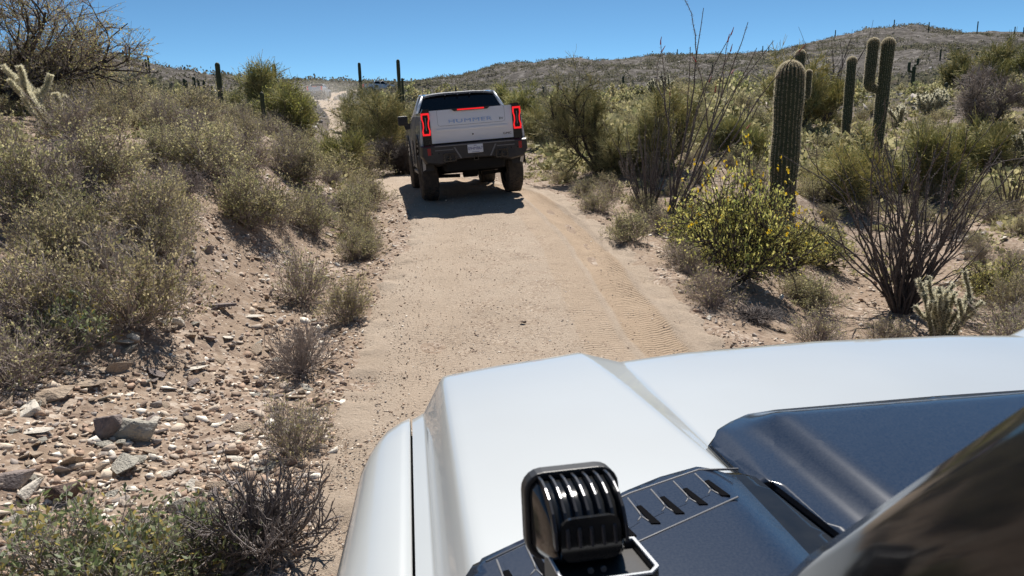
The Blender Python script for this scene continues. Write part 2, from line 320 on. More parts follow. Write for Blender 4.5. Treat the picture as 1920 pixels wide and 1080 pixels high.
# the graded dirt road with its ruts
def road_material():
    m = bpy.data.materials.new('packed_sand'); m.use_nodes = True; n = m.node_tree; N = n.nodes; L = n.links; p = N['Principled BSDF']
    p.inputs['Roughness'].default_value = .95; p.inputs['Specular IOR Level'].default_value = .15
    tc = N.new('ShaderNodeTexCoord'); uv = N.new('ShaderNodeSeparateXYZ'); L.new(tc.outputs['UV'], uv.inputs[0])
    def noise(s, det=6, r=.6, src='Object'):
        t = N.new('ShaderNodeTexNoise'); t.inputs['Scale'].default_value = s; t.inputs['Detail'].default_value = det; t.inputs['Roughness'].default_value = r; L.new(tc.outputs[src], t.inputs[0]); return t.outputs[0]
    def ramp(src, els):
        r = N.new('ShaderNodeValToRGB'); e = r.color_ramp.elements; e[0].position, e[0].color = els[0][0], (*els[0][1], 1); e[1].position, e[1].color = els[-1][0], (*els[-1][1], 1)
        for q in els[1:-1]: z = e.new(q[0]); z.color = (*q[1], 1)
        L.new(src, r.inputs[0]); return r.outputs[0]
    def mix(f, a, b, mode='MIX'):
        x = N.new('ShaderNodeMix'); x.data_type = 'RGBA'; x.blend_type = mode
        if isinstance(f, float): x.inputs[0].default_value = f
        else: L.new(f, x.inputs[0])
        L.new(a, x.inputs[6]); L.new(b, x.inputs[7]); return x.outputs[2]
    def math_(op, a, b=None, clamp=False):
        q = N.new('ShaderNodeMath'); q.operation = op; q.use_clamp = clamp
        for i, s in enumerate((a, b)):
            if s is None: continue
            if isinstance(s, (int, float)): q.inputs[i].default_value = s
            else: L.new(s, q.inputs[i])
        return q.outputs[0]
    s, t = uv.outputs[0], uv.outputs[1]
    sand = ramp(noise(1.1, 5), [(.3, (.36, .295, .23)), (.55, (.44, .365, .29)), (.75, (.50, .43, .35))])
    fine = ramp(noise(38, 7, .75), [(.30, (.13, .095, .072)), (.42, (.36, .275, .205)), (.6, (.46, .365, .28)), (.76, (.66, .57, .47))])
    c = mix(.5, sand, fine)
    wob = math_('MULTIPLY', math_('SUBTRACT', noise(.5, 2), .5), .25)
    sw = math_('ADD', s, wob)
    def band(c0, w, soft=.06):
        q = N.new('ShaderNodeMapRange'); q.interpolation_type = 'SMOOTHSTEP'; L.new(math_('ABSOLUTE', math_('SUBTRACT', sw, c0)), q.inputs[0]); q.inputs[1].default_value = w + soft; q.inputs[2].default_value = w; q.inputs[3].default_value = 0; q.inputs[4].default_value = 1
        return q.outputs[0]
    tr = math_('MAXIMUM', band(1.12, .2), math_('MULTIPLY', band(.62, .16), .5)); tl = math_('MULTIPLY', band(-1.0, .22, .12), .12)
    col = N.new('ShaderNodeRGB'); col.outputs[0].default_value = (.42, .305, .205, 1)
    c = mix(math_('MULTIPLY', math_('MAXIMUM', tr, tl), .6), c, col.outputs[0])
    # gravel in the crown between the ruts
    vo = N.new('ShaderNodeTexVoronoi'); vo.inputs['Scale'].default_value = 42; L.new(tc.outputs['Object'], vo.inputs[0])
    chips = ramp(vo.outputs['Color'], [(.2, (.2, .14, .11)), (.5, (.38, .29, .21)), (.9, (.6, .5, .4))])
    mk = math_('MULTIPLY', math_('MULTIPLY', band(-.1, .5, .5), ramp(noise(3, 5), [(.45, (0, 0, 0)), (.62, (1, 1, 1))])), .6)
    c = mix(mk, c, chips); L.new(c, p.inputs['Base Color'])
    # tyre print: chevrons pressed into the soft sand
    ch = math_('ADD', math_('MULTIPLY', t, 105), math_('MULTIPLY', math_('ABSOLUTE', math_('SUBTRACT', math_('FRACT', math_('MULTIPLY', sw, 9.0)), .5)), 3.2))
    tread = math_('MULTIPLY', math_('MULTIPLY', math_('SINE', math_('ADD', ch, math_('MULTIPLY', noise(2.2, 4), 9.0))), math_('MAXIMUM', tr, tl)), ramp(noise(1.7, 4), [(.38, (.1, .1, .1)), (.6, (1, 1, 1))]))
    b = N.new('ShaderNodeBump'); b.inputs['Strength'].default_value = .7; b.inputs['Distance'].default_value = .011; L.new(tread, b.inputs['Height'])
    b2 = N.new('ShaderNodeBump'); b2.inputs['Strength'].default_value = 1.0; b2.inputs['Distance'].default_value = .026; L.new(noise(30, 8, .75), b2.inputs['Height']); L.new(b.outputs[0], b2.inputs['Normal'])
    L.new(b2.outputs[0], p.inputs['Normal']); return m
seg = np.diff(RC[:, :2], axis=0); cum = np.concatenate([[0], np.cumsum(np.hypot(seg[:, 0], seg[:, 1]))])
y0c = np.interp(-3, RC[:, 1], cum); y1c = np.interp(22, RC[:, 1], cum)
tt = np.concatenate([np.linspace(0, y0c, 40, endpoint=False), np.arange(y0c, y1c, .04), np.linspace(y1c, cum[-1], 260)])
cx = np.interp(tt, cum, RC[:, 0]); cyy = np.interp(tt, cum, RC[:, 1]); cz = np.interp(tt, cum, RC[:, 2])
tx = np.gradient(cx, tt); ty = np.gradient(cyy, tt); ln = np.hypot(tx, ty); tx /= ln; ty /= ln
ss = np.linspace(-2.35, 2.35, 112)
nk = narrow(cyy)[:, None]; PX = cx[:, None] + ty[:, None] * ss / nk; PY = cyy[:, None] - tx[:, None] * ss / nk
wv = fbm(PX, PY, .9, 3) * .5
prof = np.where(np.abs(ss) < 1.72, .012, .012 - (np.abs(ss) - 1.72) * .35)
rut = 1.7 * (-.022 * np.exp(-((ss[None] + wv * .25 - 1.12) / .17) ** 2) + .022 * np.exp(-((ss[None] + wv * .25 - 1.4) / .06) ** 2) + .016 * np.exp(-((ss[None] + wv * .25 - .88) / .05) ** 2) - .015 * np.exp(-((ss[None] + 1.0) / .22) ** 2))
PZ = cz[:, None] + prof[None] + rut + fbm(PX, PY, .35, 3) * .014 + fbm(PX, PY, 1.6, 2) * .03
PZ += camber(ss[None], PY)
PZ += np.where(np.abs(ss) > 1.5, fbm(PX + 7, PY, .3, 3) * .06, 0)
a_, b_ = PX.shape; I = np.arange(a_ * b_).reshape(a_, b_); Fq = np.stack([I[:-1, :-1], I[:-1, 1:], I[1:, 1:], I[1:, :-1]], -1).reshape(-1, 4)
me = npmesh('dirt_road', np.stack([PX, PY, PZ], -1).reshape(-1, 3), Fq, smooth=True)
uvl = me.uv_layers.new(name='uv'); U = np.stack([np.broadcast_to(ss, PX.shape), np.broadcast_to(tt[:, None], PX.shape)], -1).reshape(-1, 2)[Fq.ravel()].astype(np.float32); uvl.data.foreach_set('uv', U.ravel())
road = link('dirt_road', me, road_material()); tag(road, kind='structure')
def roadz(x, y):
    s, z = road_near(np.array([x]), np.array([y])); return float(z[0]) + .012
# ------------------------------------------------------------------ plant building blocks (arrays of strands)
def strands(rng, O, D, Ln, K=4, wig=.15, up=0.0):
    """O (n,3) origins, D (n,3) directions, Ln (n,) lengths -> (n,K,3)"""
    n = len(O); D = D / np.linalg.norm(D, axis=1, keepdims=True); P = np.zeros((n, K, 3)); P[:, 0] = O; d = D.copy()
    for k in range(1, K):
        d = d + rng.normal(0, wig, (n, 3)); d[:, 2] += up; d /= np.linalg.norm(d, axis=1, keepdims=True)
        P[:, k] = P[:, k - 1] + d * (Ln / (K - 1))[:, None]
    return P
def along(rng, P, n, t0=.2, t1=1.0, w=None):
    """random points on strands: positions, tangents, index, t"""
    N_, K = P.shape[:2]; idx = rng.integers(0, N_, n) if w is None else rng.choice(N_, n, p=w / w.sum())
    t = rng.uniform(t0, t1, n); f = t * (K - 1); i = np.minimum(f.astype(int), K - 2); fr = (f - i)[:, None]
    a = P[idx, i]; b = P[idx, i + 1]; T = b - a; T = T / np.maximum(np.linalg.norm(T, axis=1, keepdims=True), 1e-9)
    return a * (1 - fr) + b * fr, T, idx, t
def tube_arrays(P, r0, r1, sides=3):
    n, K = P.shape[:2]; r0 = np.broadcast_to(r0, (n,)); r1 = np.broadcast_to(r1, (n,))
    T = np.gradient(P, axis=1); T /= np.maximum(np.linalg.norm(T, axis=2, keepdims=True), 1e-9)
    ref = np.array([.31, .52, .79]); A = np.cross(T, ref); A /= np.maximum(np.linalg.norm(A, axis=2, keepdims=True), 1e-6); B = np.cross(T, A)
    t = np.linspace(0, 1, K)[None, :, None]; r = (r0[:, None, None] * (1 - t) + r1[:, None, None] * t)
    an = np.arange(sides) * 2 * math.pi / sides
    V = P[:, :, None] + (A[:, :, None] * np.cos(an)[None, None, :, None] + B[:, :, None] * np.sin(an)[None, None, :, None]) * r[..., None]
    I = np.arange(n * K * sides).reshape(n, K, sides); J = np.roll(I, -1, axis=2)
    F = np.stack([I[:, :-1], J[:, :-1], J[:, 1:], I[:, 1:]], -1).reshape(-1, 4)
    return V.reshape(-1, 3), F
def leaf_arrays(rng, C, size, aspect=.45, N=None, T=None):
    n = len(C); size = np.broadcast_to(size, (n,))[:, None]
    a = rng.normal(0, 1, (n, 3)) if T is None else T + rng.normal(0, .6, (n, 3)); a /= np.linalg.norm(a, axis=1, keepdims=True)
    b = np.cross(a, rng.normal(0, 1, (n, 3))); b /= np.linalg.norm(b, axis=1, keepdims=True)
    V = np.stack([C, C + a * size * .5 + b * size * aspect * .5, C + a * size, C + a * size * .5 - b * size * aspect * .5], 1).reshape(-1, 3)
    return V, np.arange(n * 4).reshape(n, 4)
def joined(parts):
    V = []; F = []; M = []; b = 0
    for v, f, m in parts: V.append(v); F.append(f + b); M.append(np.full(len(f), m)); b += len(v)
    return np.concatenate(V), np.concatenate(F), np.concatenate(M)
def dome_dirs(rng, n, zmin=.15, zmax=1.0):
    a = rng.uniform(0, 2 * math.pi, n); z = rng.uniform(zmin, zmax, n); r = np.sqrt(1 - np.minimum(z, .999) ** 2)
    return np.stack([r * np.cos(a), r * np.sin(a), z], 1)
M_STEM = mat('grey_stem', (0.220, 0.183, 0.161), .9, noise=(9, (0.418, 0.352, 0.319), 3, .2), objvar=.2)
M_STEMD = mat('dark_stem', (.05, .04, .036), .9, noise=(9, (.11, .09, .08), 3, .2))
M_DRY = mat('dry_twig', (.20, .175, .155), .9, noise=(9, (.36, .32, .29), 3, .2), objvar=.2)
M_DEAD = mat('dead_wood', (.10, .085, .08), .9, noise=(7, (.27, .235, .22), 3, .2))
M_LEAF = mat('olive_leaf', (0.310, 0.308, 0.147), .75, island=[(0.387, 0.349, 0.168), (0.285, 0.275, 0.139), (0.511, 0.462, 0.249), (0.225, 0.234, 0.110), (0.619, 0.559, 0.315), (0.357, 0.316, 0.175)], trans=.45, objvar=.22)
M_LEAFG = mat('fresh_leaf', (0.174, 0.246, 0.072), .6, island=[(0.189, 0.239, 0.094), (0.275, 0.304, 0.145), (0.138, 0.189, 0.080), (0.362, 0.377, 0.217), (0.464, 0.377, 0.116), (0.246, 0.290, 0.174)], trans=.45, objvar=.15)
M_LEAFY = mat('creosote_leaf', (0.490, 0.490, 0.121), .55, island=[(0.415, 0.415, 0.121), (0.587, 0.550, 0.173), (0.294, 0.331, 0.110), (0.760, 0.674, 0.221), (0.490, 0.453, 0.146)], trans=.45, objvar=.12)
M_FLOWER = mat('yellow_petal', (.85, .6, .03), .6, trans=.3)
M_PALO = mat('palo_twig', (0.344, 0.354, 0.121), .75, island=[(0.385, 0.385, 0.173), (0.506, 0.475, 0.223), (0.263, 0.284, 0.132), (0.608, 0.547, 0.284)], trans=.45, objvar=.2)
M_BARK = mat('green_bark', (.10, .095, .06), .85, noise=(6, (.17, .15, .10), 4, .2))
M_BARKD = mat('dark_bark', (.05, .042, .036), .9, noise=(8, (.10, .085, .07), 4, .2))
M_SAG = mat('saguaro_skin', (0.033, 0.047, 0.022), .75, noise=(5, (0.053, 0.067, 0.032), 4, .2), objvar=.12)
# corky foot on the old stems
_n = M_SAG.node_tree; _p = _n.nodes['Principled BSDF']; _src = _p.inputs['Base Color'].links[0].from_socket
_tc = _n.nodes.new('ShaderNodeTexCoord'); _sx = _n.nodes.new('ShaderNodeSeparateXYZ'); _n.links.new(_tc.outputs['Object'], _sx.inputs[0])
_no = _n.nodes.new('ShaderNodeTexNoise'); _no.inputs['Scale'].default_value = 6; _no.inputs['Detail'].default_value = 6; _n.links.new(_tc.outputs['Object'], _no.inputs[0])
_ad = _n.nodes.new('ShaderNodeMath'); _ad.operation = 'MULTIPLY_ADD'; _ad.inputs[1].default_value = 3.2; _n.links.new(_no.outputs[0], _ad.inputs[0]); _n.links.new(_sx.outputs[2], _ad.inputs[2])
_mr = _n.nodes.new('ShaderNodeMapRange'); _mr.inputs[1].default_value = 1.7; _mr.inputs[2].default_value = 2.5; _mr.inputs[3].default_value = .75; _mr.inputs[4].default_value = 0; _n.links.new(_ad.outputs[0], _mr.inputs[0])
_mx = _n.nodes.new('ShaderNodeMix'); _mx.data_type = 'RGBA'; _mx.inputs[7].default_value = (.13, .105, .075, 1); _n.links.new(_mr.outputs[0], _mx.inputs[0]); _n.links.new(_src, _mx.inputs[6]); _n.links.new(_mx.outputs[2], _p.inputs['Base Color'])
M_SPINE = mat('pale_spine', (.62, .56, .42), .6, trans=.5)
M_SPINEG = mat('cholla_spine', (0.800, 0.760, 0.580), .6, trans=.55)
M_CHOLLA = mat('cholla_skin', (0.083, 0.090, 0.053), .8, noise=(8, (0.128, 0.120, 0.075), 3, .2))
M_OCO = mat('ocotillo_stem', (0.059, 0.049, 0.046), .9, noise=(30, (0.135, 0.111, 0.103), 3, .2))
M_TIP = mat('red_flower_tip', (.35, .06, .05), .7)
# --- shrubs ------------------------------------------------------------------
def shrub_mesh(seed, Rr=.5, Hh=.5, ns=60, nt=420, nl=4200, leaf=.022, t_in=.35, leafmat=M_LEAF, stemmat=M_STEM, rad=.0045, asp=.5, single=False, up=.02, zmin=.12):
    rng = np.random.default_rng(seed); D = dome_dirs(rng, ns, zmin) * np.array([Rr, Rr, Hh]); L0 = np.linalg.norm(D, axis=1) * rng.uniform(.75, 1.05, ns)
    O = rng.normal(0, .05 * Rr, (ns, 3)); O[:, 2] = -.02
    S = strands(rng, O, D, L0 * .8, 5, .16, up)
    p, T, idx, t = along(rng, S, nt, .25, 1.0); d2 = T + rng.normal(0, .55, (nt, 3)); d2[:, 2] += .25
    S2 = strands(rng, p, d2, L0[idx] * rng.uniform(.2, .45, nt), 4, .25, .05)
    p, T, idx2, t = along(rng, S2, nt * 3, .3, 1.0); d3 = T + rng.normal(0, .6, (nt * 3, 3)); d3[:, 2] += .2
    S3 = strands(rng, p, d3, L0[idx[idx2]] * rng.uniform(.08, .2, nt * 3), 3, .25, .05)
    A = [tube_arrays(S, rad, rad * .55) + (0,), tube_arrays(S2, rad * .55, rad * .3) + (0,), tube_arrays(S3, rad * .32, rad * .18) + (0,)]
    lv = []
    if nl:
        n3 = int(nl * .75)
        q, T, _, _ = along(rng, S3, n3, .3, 1.0); q2, T2, _, _ = along(rng, S2, nl - n3, .5, 1.0)
        C = np.concatenate([q, q2]); TT = np.concatenate([T, T2]); C = C + rng.normal(0, .008, C.shape)
        k = C[:, 2] > .04 * Hh
        v, f = leaf_arrays(rng, C[k], leaf * rng.uniform(.6, 1.4, k.sum()), asp, T=TT[k]); lv = [(v, f, 1)]
    if single or not nl:
        V, F, M = joined(A + lv); me = npmesh('shrub', V, F, mi=M); me.materials.append(stemmat); me.materials.append(leafmat); return me, None
    V, F, M = joined(A); a = npmesh('stems', V, F); a.materials.append(stemmat); b = npmesh('foliage', lv[0][0], lv[0][1]); b.materials.append(leafmat); return a, b
def protos_of(n, **kw): return [shrub_mesh(kw.pop('seed0', 0) + i * 7 + 1 if 'seed0' in kw else i * 7 + 1, **kw) for i in range(n)]
def put_shrub(name, pr, loc, s, rz, label, cat, group=None, tilt=(0, 0)):
    a, b = pr; sc_ = s if hasattr(s, '__len__') else (s, s, s)
    if b is None:
        o = link(name, a); o.location = loc; o.rotation_euler = (tilt[0], tilt[1], rz); o.scale = sc_
    else:
        o = empty(name, loc, (tilt[0], tilt[1], rz), sc_); link('stems', a, parent=o); link('foliage', b, parent=o)
    tag(o, label, cat, group); return o
P_BRI = [shrub_mesh(11 + i, nl=5200, nt=430, ns=60, Hh=.52 + .05 * i, leaf=.021) for i in range(4)]
P_BRIL = [shrub_mesh(31 + i, nl=2600, nt=260, ns=45, Hh=.55, leaf=.03, single=True) for i in range(4)]
P_DRYS = [shrub_mesh(51 + i, nl=0, nt=420, ns=55, Hh=.5, stemmat=(M_DEAD, M_STEM, M_DRY)[i], rad=(.011, .007, .006)[i]) for i in range(3)]
P_HALF = [shrub_mesh(61 + i, nl=1500, nt=420, ns=60, Hh=.55, leaf=.022, stemmat=M_STEM) for i in range(3)]
P_GRN = [shrub_mesh(71 + i, nl=1500, nt=330, ns=44, stemmat=M_DRY, Hh=.5, leaf=.042, asp=.42, leafmat=M_LEAFG, rad=.005) for i in range(2)]
P_CRE = [shrub_mesh(81 + i, Rr=.5, Hh=.62, nl=6500, nt=520, ns=42, leaf=.02, asp=.5, leafmat=M_LEAFY, stemmat=M_STEMD, rad=.006, zmin=.3) for i in range(2)]
# far plants: a few hundred faces each
P_FAR = [shrub_mesh(91 + i, nl=700, nt=50, ns=14, Hh=.5, leaf=.075, asp=.6, single=True, rad=.01, leafmat=(M_LEAF, M_LEAF, M_PALO, M_LEAF)[i]) for i in range(4)]
# --- trees -------------------------------------------------------------------
def tree(name, loc, Hh, spread, seed, label, cat='tree', group=None, lean=(0, 0), nlimb=7, twigs=2600, tl=.5, tr=.004, bark=M_BARK, twigmat=M_PALO, leafn=0, leafmat=None, leaf=.03, trunk_r=.09, up=.05, branches=160, side=None):
    rng = np.random.default_rng(seed); o = empty(name, loc)
    a = rng.uniform(0, 2 * math.pi, nlimb) if side is None else rng.uniform(side[0], side[1], nlimb)
    D = np.stack([np.cos(a) * spread * .75 + lean[0], np.sin(a) * spread * .75 + lean[1], rng.uniform(.35, 1, nlimb) * Hh], 1)
    O = np.zeros((nlimb, 3)); O[:, :2] = rng.normal(0, .04, (nlimb, 2)); O[:, 2] = -.1
    L0 = np.linalg.norm(D, axis=1) * .78
    S = strands(rng, O, D, L0, 8, .17, .03)
    p, T, idx, t = along(rng, S, branches, .25, 1.0); d2 = T * .6 + rng.normal(0, .5, (branches, 3)); d2[:, 2] += up * 2
    L1 = L0[idx] * rng.uniform(.22, .5, branches); S2 = strands(rng, p, d2, L1, 6, .2, up)
    nb = branches * 5; p, T, idx2, t = along(rng, S2, nb, .2, 1.0); d3 = T * .7 + rng.normal(0, .5, (nb, 3)); d3[:, 2] += up
    S3 = strands(rng, p, d3, L1[idx2] * rng.uniform(.25, .6, nb), 4, .2, up)
    p, T, idx3, t = along(rng, S3, twigs, .15, 1.0); d4 = T * .8 + rng.normal(0, .45, (twigs, 3)); d4[:, 2] += up
    S4 = strands(rng, p, d4, tl * rng.uniform(.4, 1.0, twigs), 4, .14, 0)
    V, F, M = joined([tube_arrays(S, trunk_r * rng.uniform(.6, 1, nlimb), trunk_r * .22, 6) + (0,), tube_arrays(S2, trunk_r * .26, trunk_r * .1, 4) + (0,), tube_arrays(S3, trunk_r * .11, trunk_r * .05) + (0,)])
    tm = npmesh('trunk', V, F, smooth=True); link('trunk', tm, bark, o)
    parts = [tube_arrays(S4, tr, tr * .5) + (0,)]
    if leafn:
        q, T, _, _ = along(rng, S4, leafn, .1, 1.0); v, f = leaf_arrays(rng, q, leaf * rng.uniform(.6, 1.4, leafn), .4, T=T); parts.append((v, f, 1))
    V, F, M = joined(parts); cm = npmesh('crown', V, F, mi=M); cm.materials.append(twigmat)
    if leafn: cm.materials.append(leafmat)
    link('crown', cm, (), o); tag(o, label, cat, group); return o
# --- saguaro -----------------------------------------------------------------
def fluted(path, radii, ribs=20, depth=.12, per=4, sag_seed=0):
    """a ribbed column along a path, closed with a dome"""
    pts = [Vector(p) for p in path]; n = len(pts); m = ribs * per; V = []; nrm = []
    a = None
    for i, p in enumerate(pts):
        t = (pts[min(i + 1, n - 1)] - pts[max(i - 1, 0)]).normalized(); a = t.orthogonal().normalized() if a is None else (a - t * a.dot(t)).normalized(); b = t.cross(a)
        for k in range(m):
            an = 2 * math.pi * k / m; ph = abs(((k / per) % 1) - .5) * 2; r = radii[i] * (1 - depth * (1 - ph ** .8 if ph > 0 else 1))
            V.append(p + (a * math.cos(an) + b * math.sin(an)) * r); nrm.append(a * math.cos(an) + b * math.sin(an))
    I = np.arange(n * m).reshape(n, m); J = np.roll(I, -1, 1)
    F = np.stack([I[:-1], J[:-1], J[1:], I[1:]], -1).reshape(-1, 4)
    return np.array([tuple(v) for v in V]), F, np.array([tuple(v) for v in nrm]).reshape(n, m, 3)
def column_profile(path_fn, L, r, n=26, base=.8):
    """radii with a slim foot, full body and rounded tip"""
    ts = np.concatenate([np.linspace(0, 1 - 1.1 * r / L, n), 1 - 1.1 * r / L * (1 - np.sin(np.linspace(.12, 1, 9) * math.pi / 2))])
    ra = []
    for t in ts:
        e = (1 - t) * L / (1.1 * r); cap = math.sqrt(max(1 - max(0, 1 - e) ** 2, 0.0004)) if e < 1 else 1
        ra.append(r * cap * (base + (1 - base) * min(1, t / .35)) * (1 + .035 * math.sin(t * 17 + L * 5)))
    return [path_fn(t) for t in ts], ra
def saguaro(name, loc, Hh, r, label, cat='cactus', group=None, lean=(0, 0), arms=(), ribs=18, spines=0, seed=0, base=.8):
    rng = np.random.default_rng(seed); o = empty(name, loc)
    def mk(pn, pf, L, rad, b):
        path, ra = column_profile(pf, L, rad, base=b); V, F, N_ = fluted(path, ra, ribs, per=4 if spines else 2)
        link(pn, npmesh(pn, V, F, smooth=True), M_SAG, o)
        if spines:
            P = V.reshape(len(path), -1, 3); ridge = np.arange(0, P.shape[1], 4); q = P[1:, ridge]; q0 = P[:-1, ridge]; nn = N_[1:, ridge]
            C = []; D = []
            K = max(1, int(spines * L / (len(path) * .024)))
            for j in range(K):
                f = rng.random(q.shape[:2] + (1,)); C.append((q0 * (1 - f) + q * f).reshape(-1, 3)); D.append(nn.reshape(-1, 3))
            C = np.concatenate(C); D = np.concatenate(D); tipk = C[:, 2] > path[-1][2] - .25
            C = np.concatenate([C] * 3 + [C[tipk]] * 4); D = np.concatenate([D] * 3 + [D[tipk]] * 4) + rng.normal(0, .55, (len(C), 3)); D /= np.linalg.norm(D, axis=1, keepdims=True)
            ln_ = rng.uniform(.022, .045, len(C))[:, None]; s_ = np.cross(D, rng.normal(0, 1, D.shape)); s_ /= np.linalg.norm(s_, axis=1, keepdims=True)
            Vs = np.stack([C - s_ * .0024, C + s_ * .0024, C + D * ln_], 1).reshape(-1, 3)
            link('spines', npmesh('spines', Vs, np.arange(len(Vs)).reshape(-1, 3)), M_SPINE, o)
    mk('trunk', lambda t: (lean[0] * t, lean[1] * t, t * Hh - .1 * (1 - t)), Hh, r, base)
    for az_, z0, out, top, ar in arms:
        ca, sa = math.cos(az_), math.sin(az_); L = out * 1.3 + (top - z0)
        def pf(t, ca=ca, sa=sa, z0=z0, out=out, top=top, L=L):
            s = t * L; q = out * 1.3
            if s < q: f = s / q; e = out * math.sin(f * math.pi / 2); zz = z0 + out * .42 * (1 - math.cos(f * math.pi / 2))
            else: e = out; zz = z0 + out * .42 + (s - q) * (top - z0 - out * .42) / (L - q)
            tt_ = zz / Hh
            return (ca * e + lean[0] * tt_, sa * e + lean[1] * tt_, zz)
        mk('arm', pf, L, ar, .75)
    tag(o, label, cat, group); return o
# --- ocotillo ------------------------------------------------------------------
def ocotillo(name, loc, Hh, spread, n, seed, label, group=None, r=.017, lean=(0, 0), tips=False, thorns=5000, wig=.13, fork=.5, zmin=.5):
    rng = np.random.default_rng(seed); o = empty(name, loc); a = rng.uniform(0, 2 * math.pi, n); q = np.sqrt(rng.uniform(0, 1, n))
    D = np.stack([np.cos(a) * q * spread + lean[0], np.sin(a) * q * spread + lean[1], np.full(n, Hh) * rng.uniform(.8, 1, n)], 1)
    O = np.stack([np.cos(a) * .09 * q, np.sin(a) * .09 * q, np.full(n, -.05)], 1)
    L0 = np.linalg.norm(D, axis=1) * rng.uniform(zmin, 1.02, n); S = strands(rng, O, D, L0, 12, wig * .55, .015)
    nf = int(n * fork); p, T, idx, t = along(rng, S, nf, .35, .8); S2 = strands(rng, p, T + rng.normal(0, .3, (nf, 3)), L0[idx] * rng.uniform(.25, .5, nf), 8, wig, .06)
    V, F, M = joined([tube_arrays(S, r * rng.uniform(.8, 1.3, n), r * .3, 5) + (0,), tube_arrays(S2, r * .5, r * .22, 4) + (0,)])
    me = npmesh('stems', V, F, smooth=True); link('stems', me, M_OCO, o)
    if thorns:
        q, T, _, _ = along(rng, S, thorns, .08, 1.0); q2, T2, _, _ = along(rng, S2, thorns // 3, 0, 1); C = np.concatenate([q, q2]); D = rng.normal(0, 1, C.shape); D /= np.linalg.norm(D, axis=1, keepdims=True)
        s_ = np.cross(D, rng.normal(0, 1, D.shape)); s_ /= np.linalg.norm(s_, axis=1, keepdims=True); C = C + D * r * .5
        Vs = np.stack([C - s_ * .0022, C + s_ * .0022, C + D * .032], 1).reshape(-1, 3); link('thorns', npmesh('thorns', Vs, np.arange(len(Vs)).reshape(-1, 3)), M_DRY, o)
    if tips:
        E_ = np.concatenate([S[::2, -1], S2[:, -1]]); T_ = np.concatenate([S[::2, -1] - S[::2, -2], S2[:, -1] - S2[:, -2]]); St = strands(rng, E_, T_, np.full(len(E_), .13), 3, .1, 0)
        
        for q_ in St:
            V, F = tube_arrays(q_[None], .012, .004, 4); link('flower_bud', npmesh('flower_bud', V, F), M_TIP, o)
    tag(o, label, 'ocotillo', group); return o
# --- cholla ----------------------------------------------------------------------
def cholla(name, loc, Hh, spread, n, seed, label, group=None, r=.028, spines=9000, lean=(0, 0), sub=3, slen=.028):
    rng = np.random.default_rng(seed); o = empty(name, loc); a = rng.uniform(0, 2 * math.pi, n)
    D = np.stack([np.cos(a) * spread + lean[0], np.sin(a) * spread + lean[1], Hh * rng.uniform(.6, 1.0, n)], 1); L0 = np.linalg.norm(D, axis=1) * .75
    O = np.zeros((n, 3)); O[:, 2] = -.04; O[:, :2] = rng.normal(0, .05, (n, 2)) * Hh
    S = strands(rng, O, D, L0, 7, .14, .12); nb = n * sub; p, T, idx, t = along(rng, S, nb, .4, 1.0); d2 = T * .3 + rng.normal(0, .45, (nb, 3)); d2[:, 2] += .75
    S2 = strands(rng, p, d2, L0[idx] * rng.uniform(.22, .45, nb), 5, .12, .12)
    def blunt(P, r_):
        n_, K = P.shape[:2]; e = P[:, -1:] + (P[:, -1:] - P[:, -2:-1]) * .12; V, F = tube_arrays(np.concatenate([P, e], 1), r_, r_, 7); V = V.reshape(n_, K + 1, 7, 3)
        c = np.concatenate([P, e], 1)[:, :, None]; k = np.ones(K + 1); k[-1] = .25; k[0] = .8; V = c + (V - c) * (k * (1 + .12 * np.sin(np.arange(K + 1) * 2.4)))[None, :, None, None]; return V.reshape(-1, 3), F
    A = [blunt(S, r) + (0,), blunt(S2, r * .85) + (0,)]; V, F, M = joined(A); link('stems', npmesh('stems', V, F, smooth=True), M_CHOLLA, o)
    k = spines; q, T, _, _ = along(rng, S, k // 3, .2, 1.05); q2, T2, _, _ = along(rng, S2, k - k // 3, 0, 1.05); C = np.concatenate([q, q2]); T = np.concatenate([T, T2])
    D = np.cross(T, rng.normal(0, 1, T.shape)); D /= np.linalg.norm(D, axis=1, keepdims=True); C = C + D * r * .8; D = D + T * .35 + rng.normal(0, .25, D.shape); D /= np.linalg.norm(D, axis=1, keepdims=True)
    s_ = np.cross(D, rng.normal(0, 1, D.shape)); s_ /= np.linalg.norm(s_, axis=1, keepdims=True); wd = slen * .11
    Vs = np.stack([C - s_ * wd, C + s_ * wd, C + D * slen * rng.uniform(.6, 1.3, len(C))[:, None]], 1).reshape(-1, 3); link('spines', npmesh('spines', Vs, np.arange(len(Vs)).reshape(-1, 3)), M_SPINEG, o)
    tag(o, label, 'cactus', group); return o
# ------------------------------------------------------------------ vehicle materials
M_WHITE = mat('white_paint', (.82, .84, .88), .28, coat=1.0, noise=(1.2, (.74, .75, .76), 3, .3))
M_BLK = mat('black_plastic', (.018, .018, .02), .48, bump=(300, .15, .001), noise=(9, (.035, .032, .03), 5, .2))
M_GBLK = mat('gloss_black', (.010, .011, .013), .10, noise=(25, (.02, .02, .02), 6, .25))
M_GLASS = mat('dark_glass', (.006, .007, .009), .04, spec=.8)
M_RUB = mat('tyre_rubber', (.032, .03, .028), .85, noise=(12, (.075, .062, .05), 5, .2))
M_RED = mat('red_lamp', (.3, .006, .008), .3, emit=((1, .015, .02), .62))
M_REDD = mat('red_reflector', (.32, .015, .012), .3)
M_SMOKE = mat('smoked_lens', (.01, .004, .004), .1)
M_MET = mat('alloy_grey', (.2, .2, .21), .4, metal=.7)
M_STEP = mat('step_grey', (.16, .16, .165), .5)
M_PLATE = mat('plate_white', (.62, .66, .72), .4)
M_INK = mat('plate_blue', (.03, .05, .22), .5)
M_LET = mat('letter_blue', (.33, .48, .78), .25)
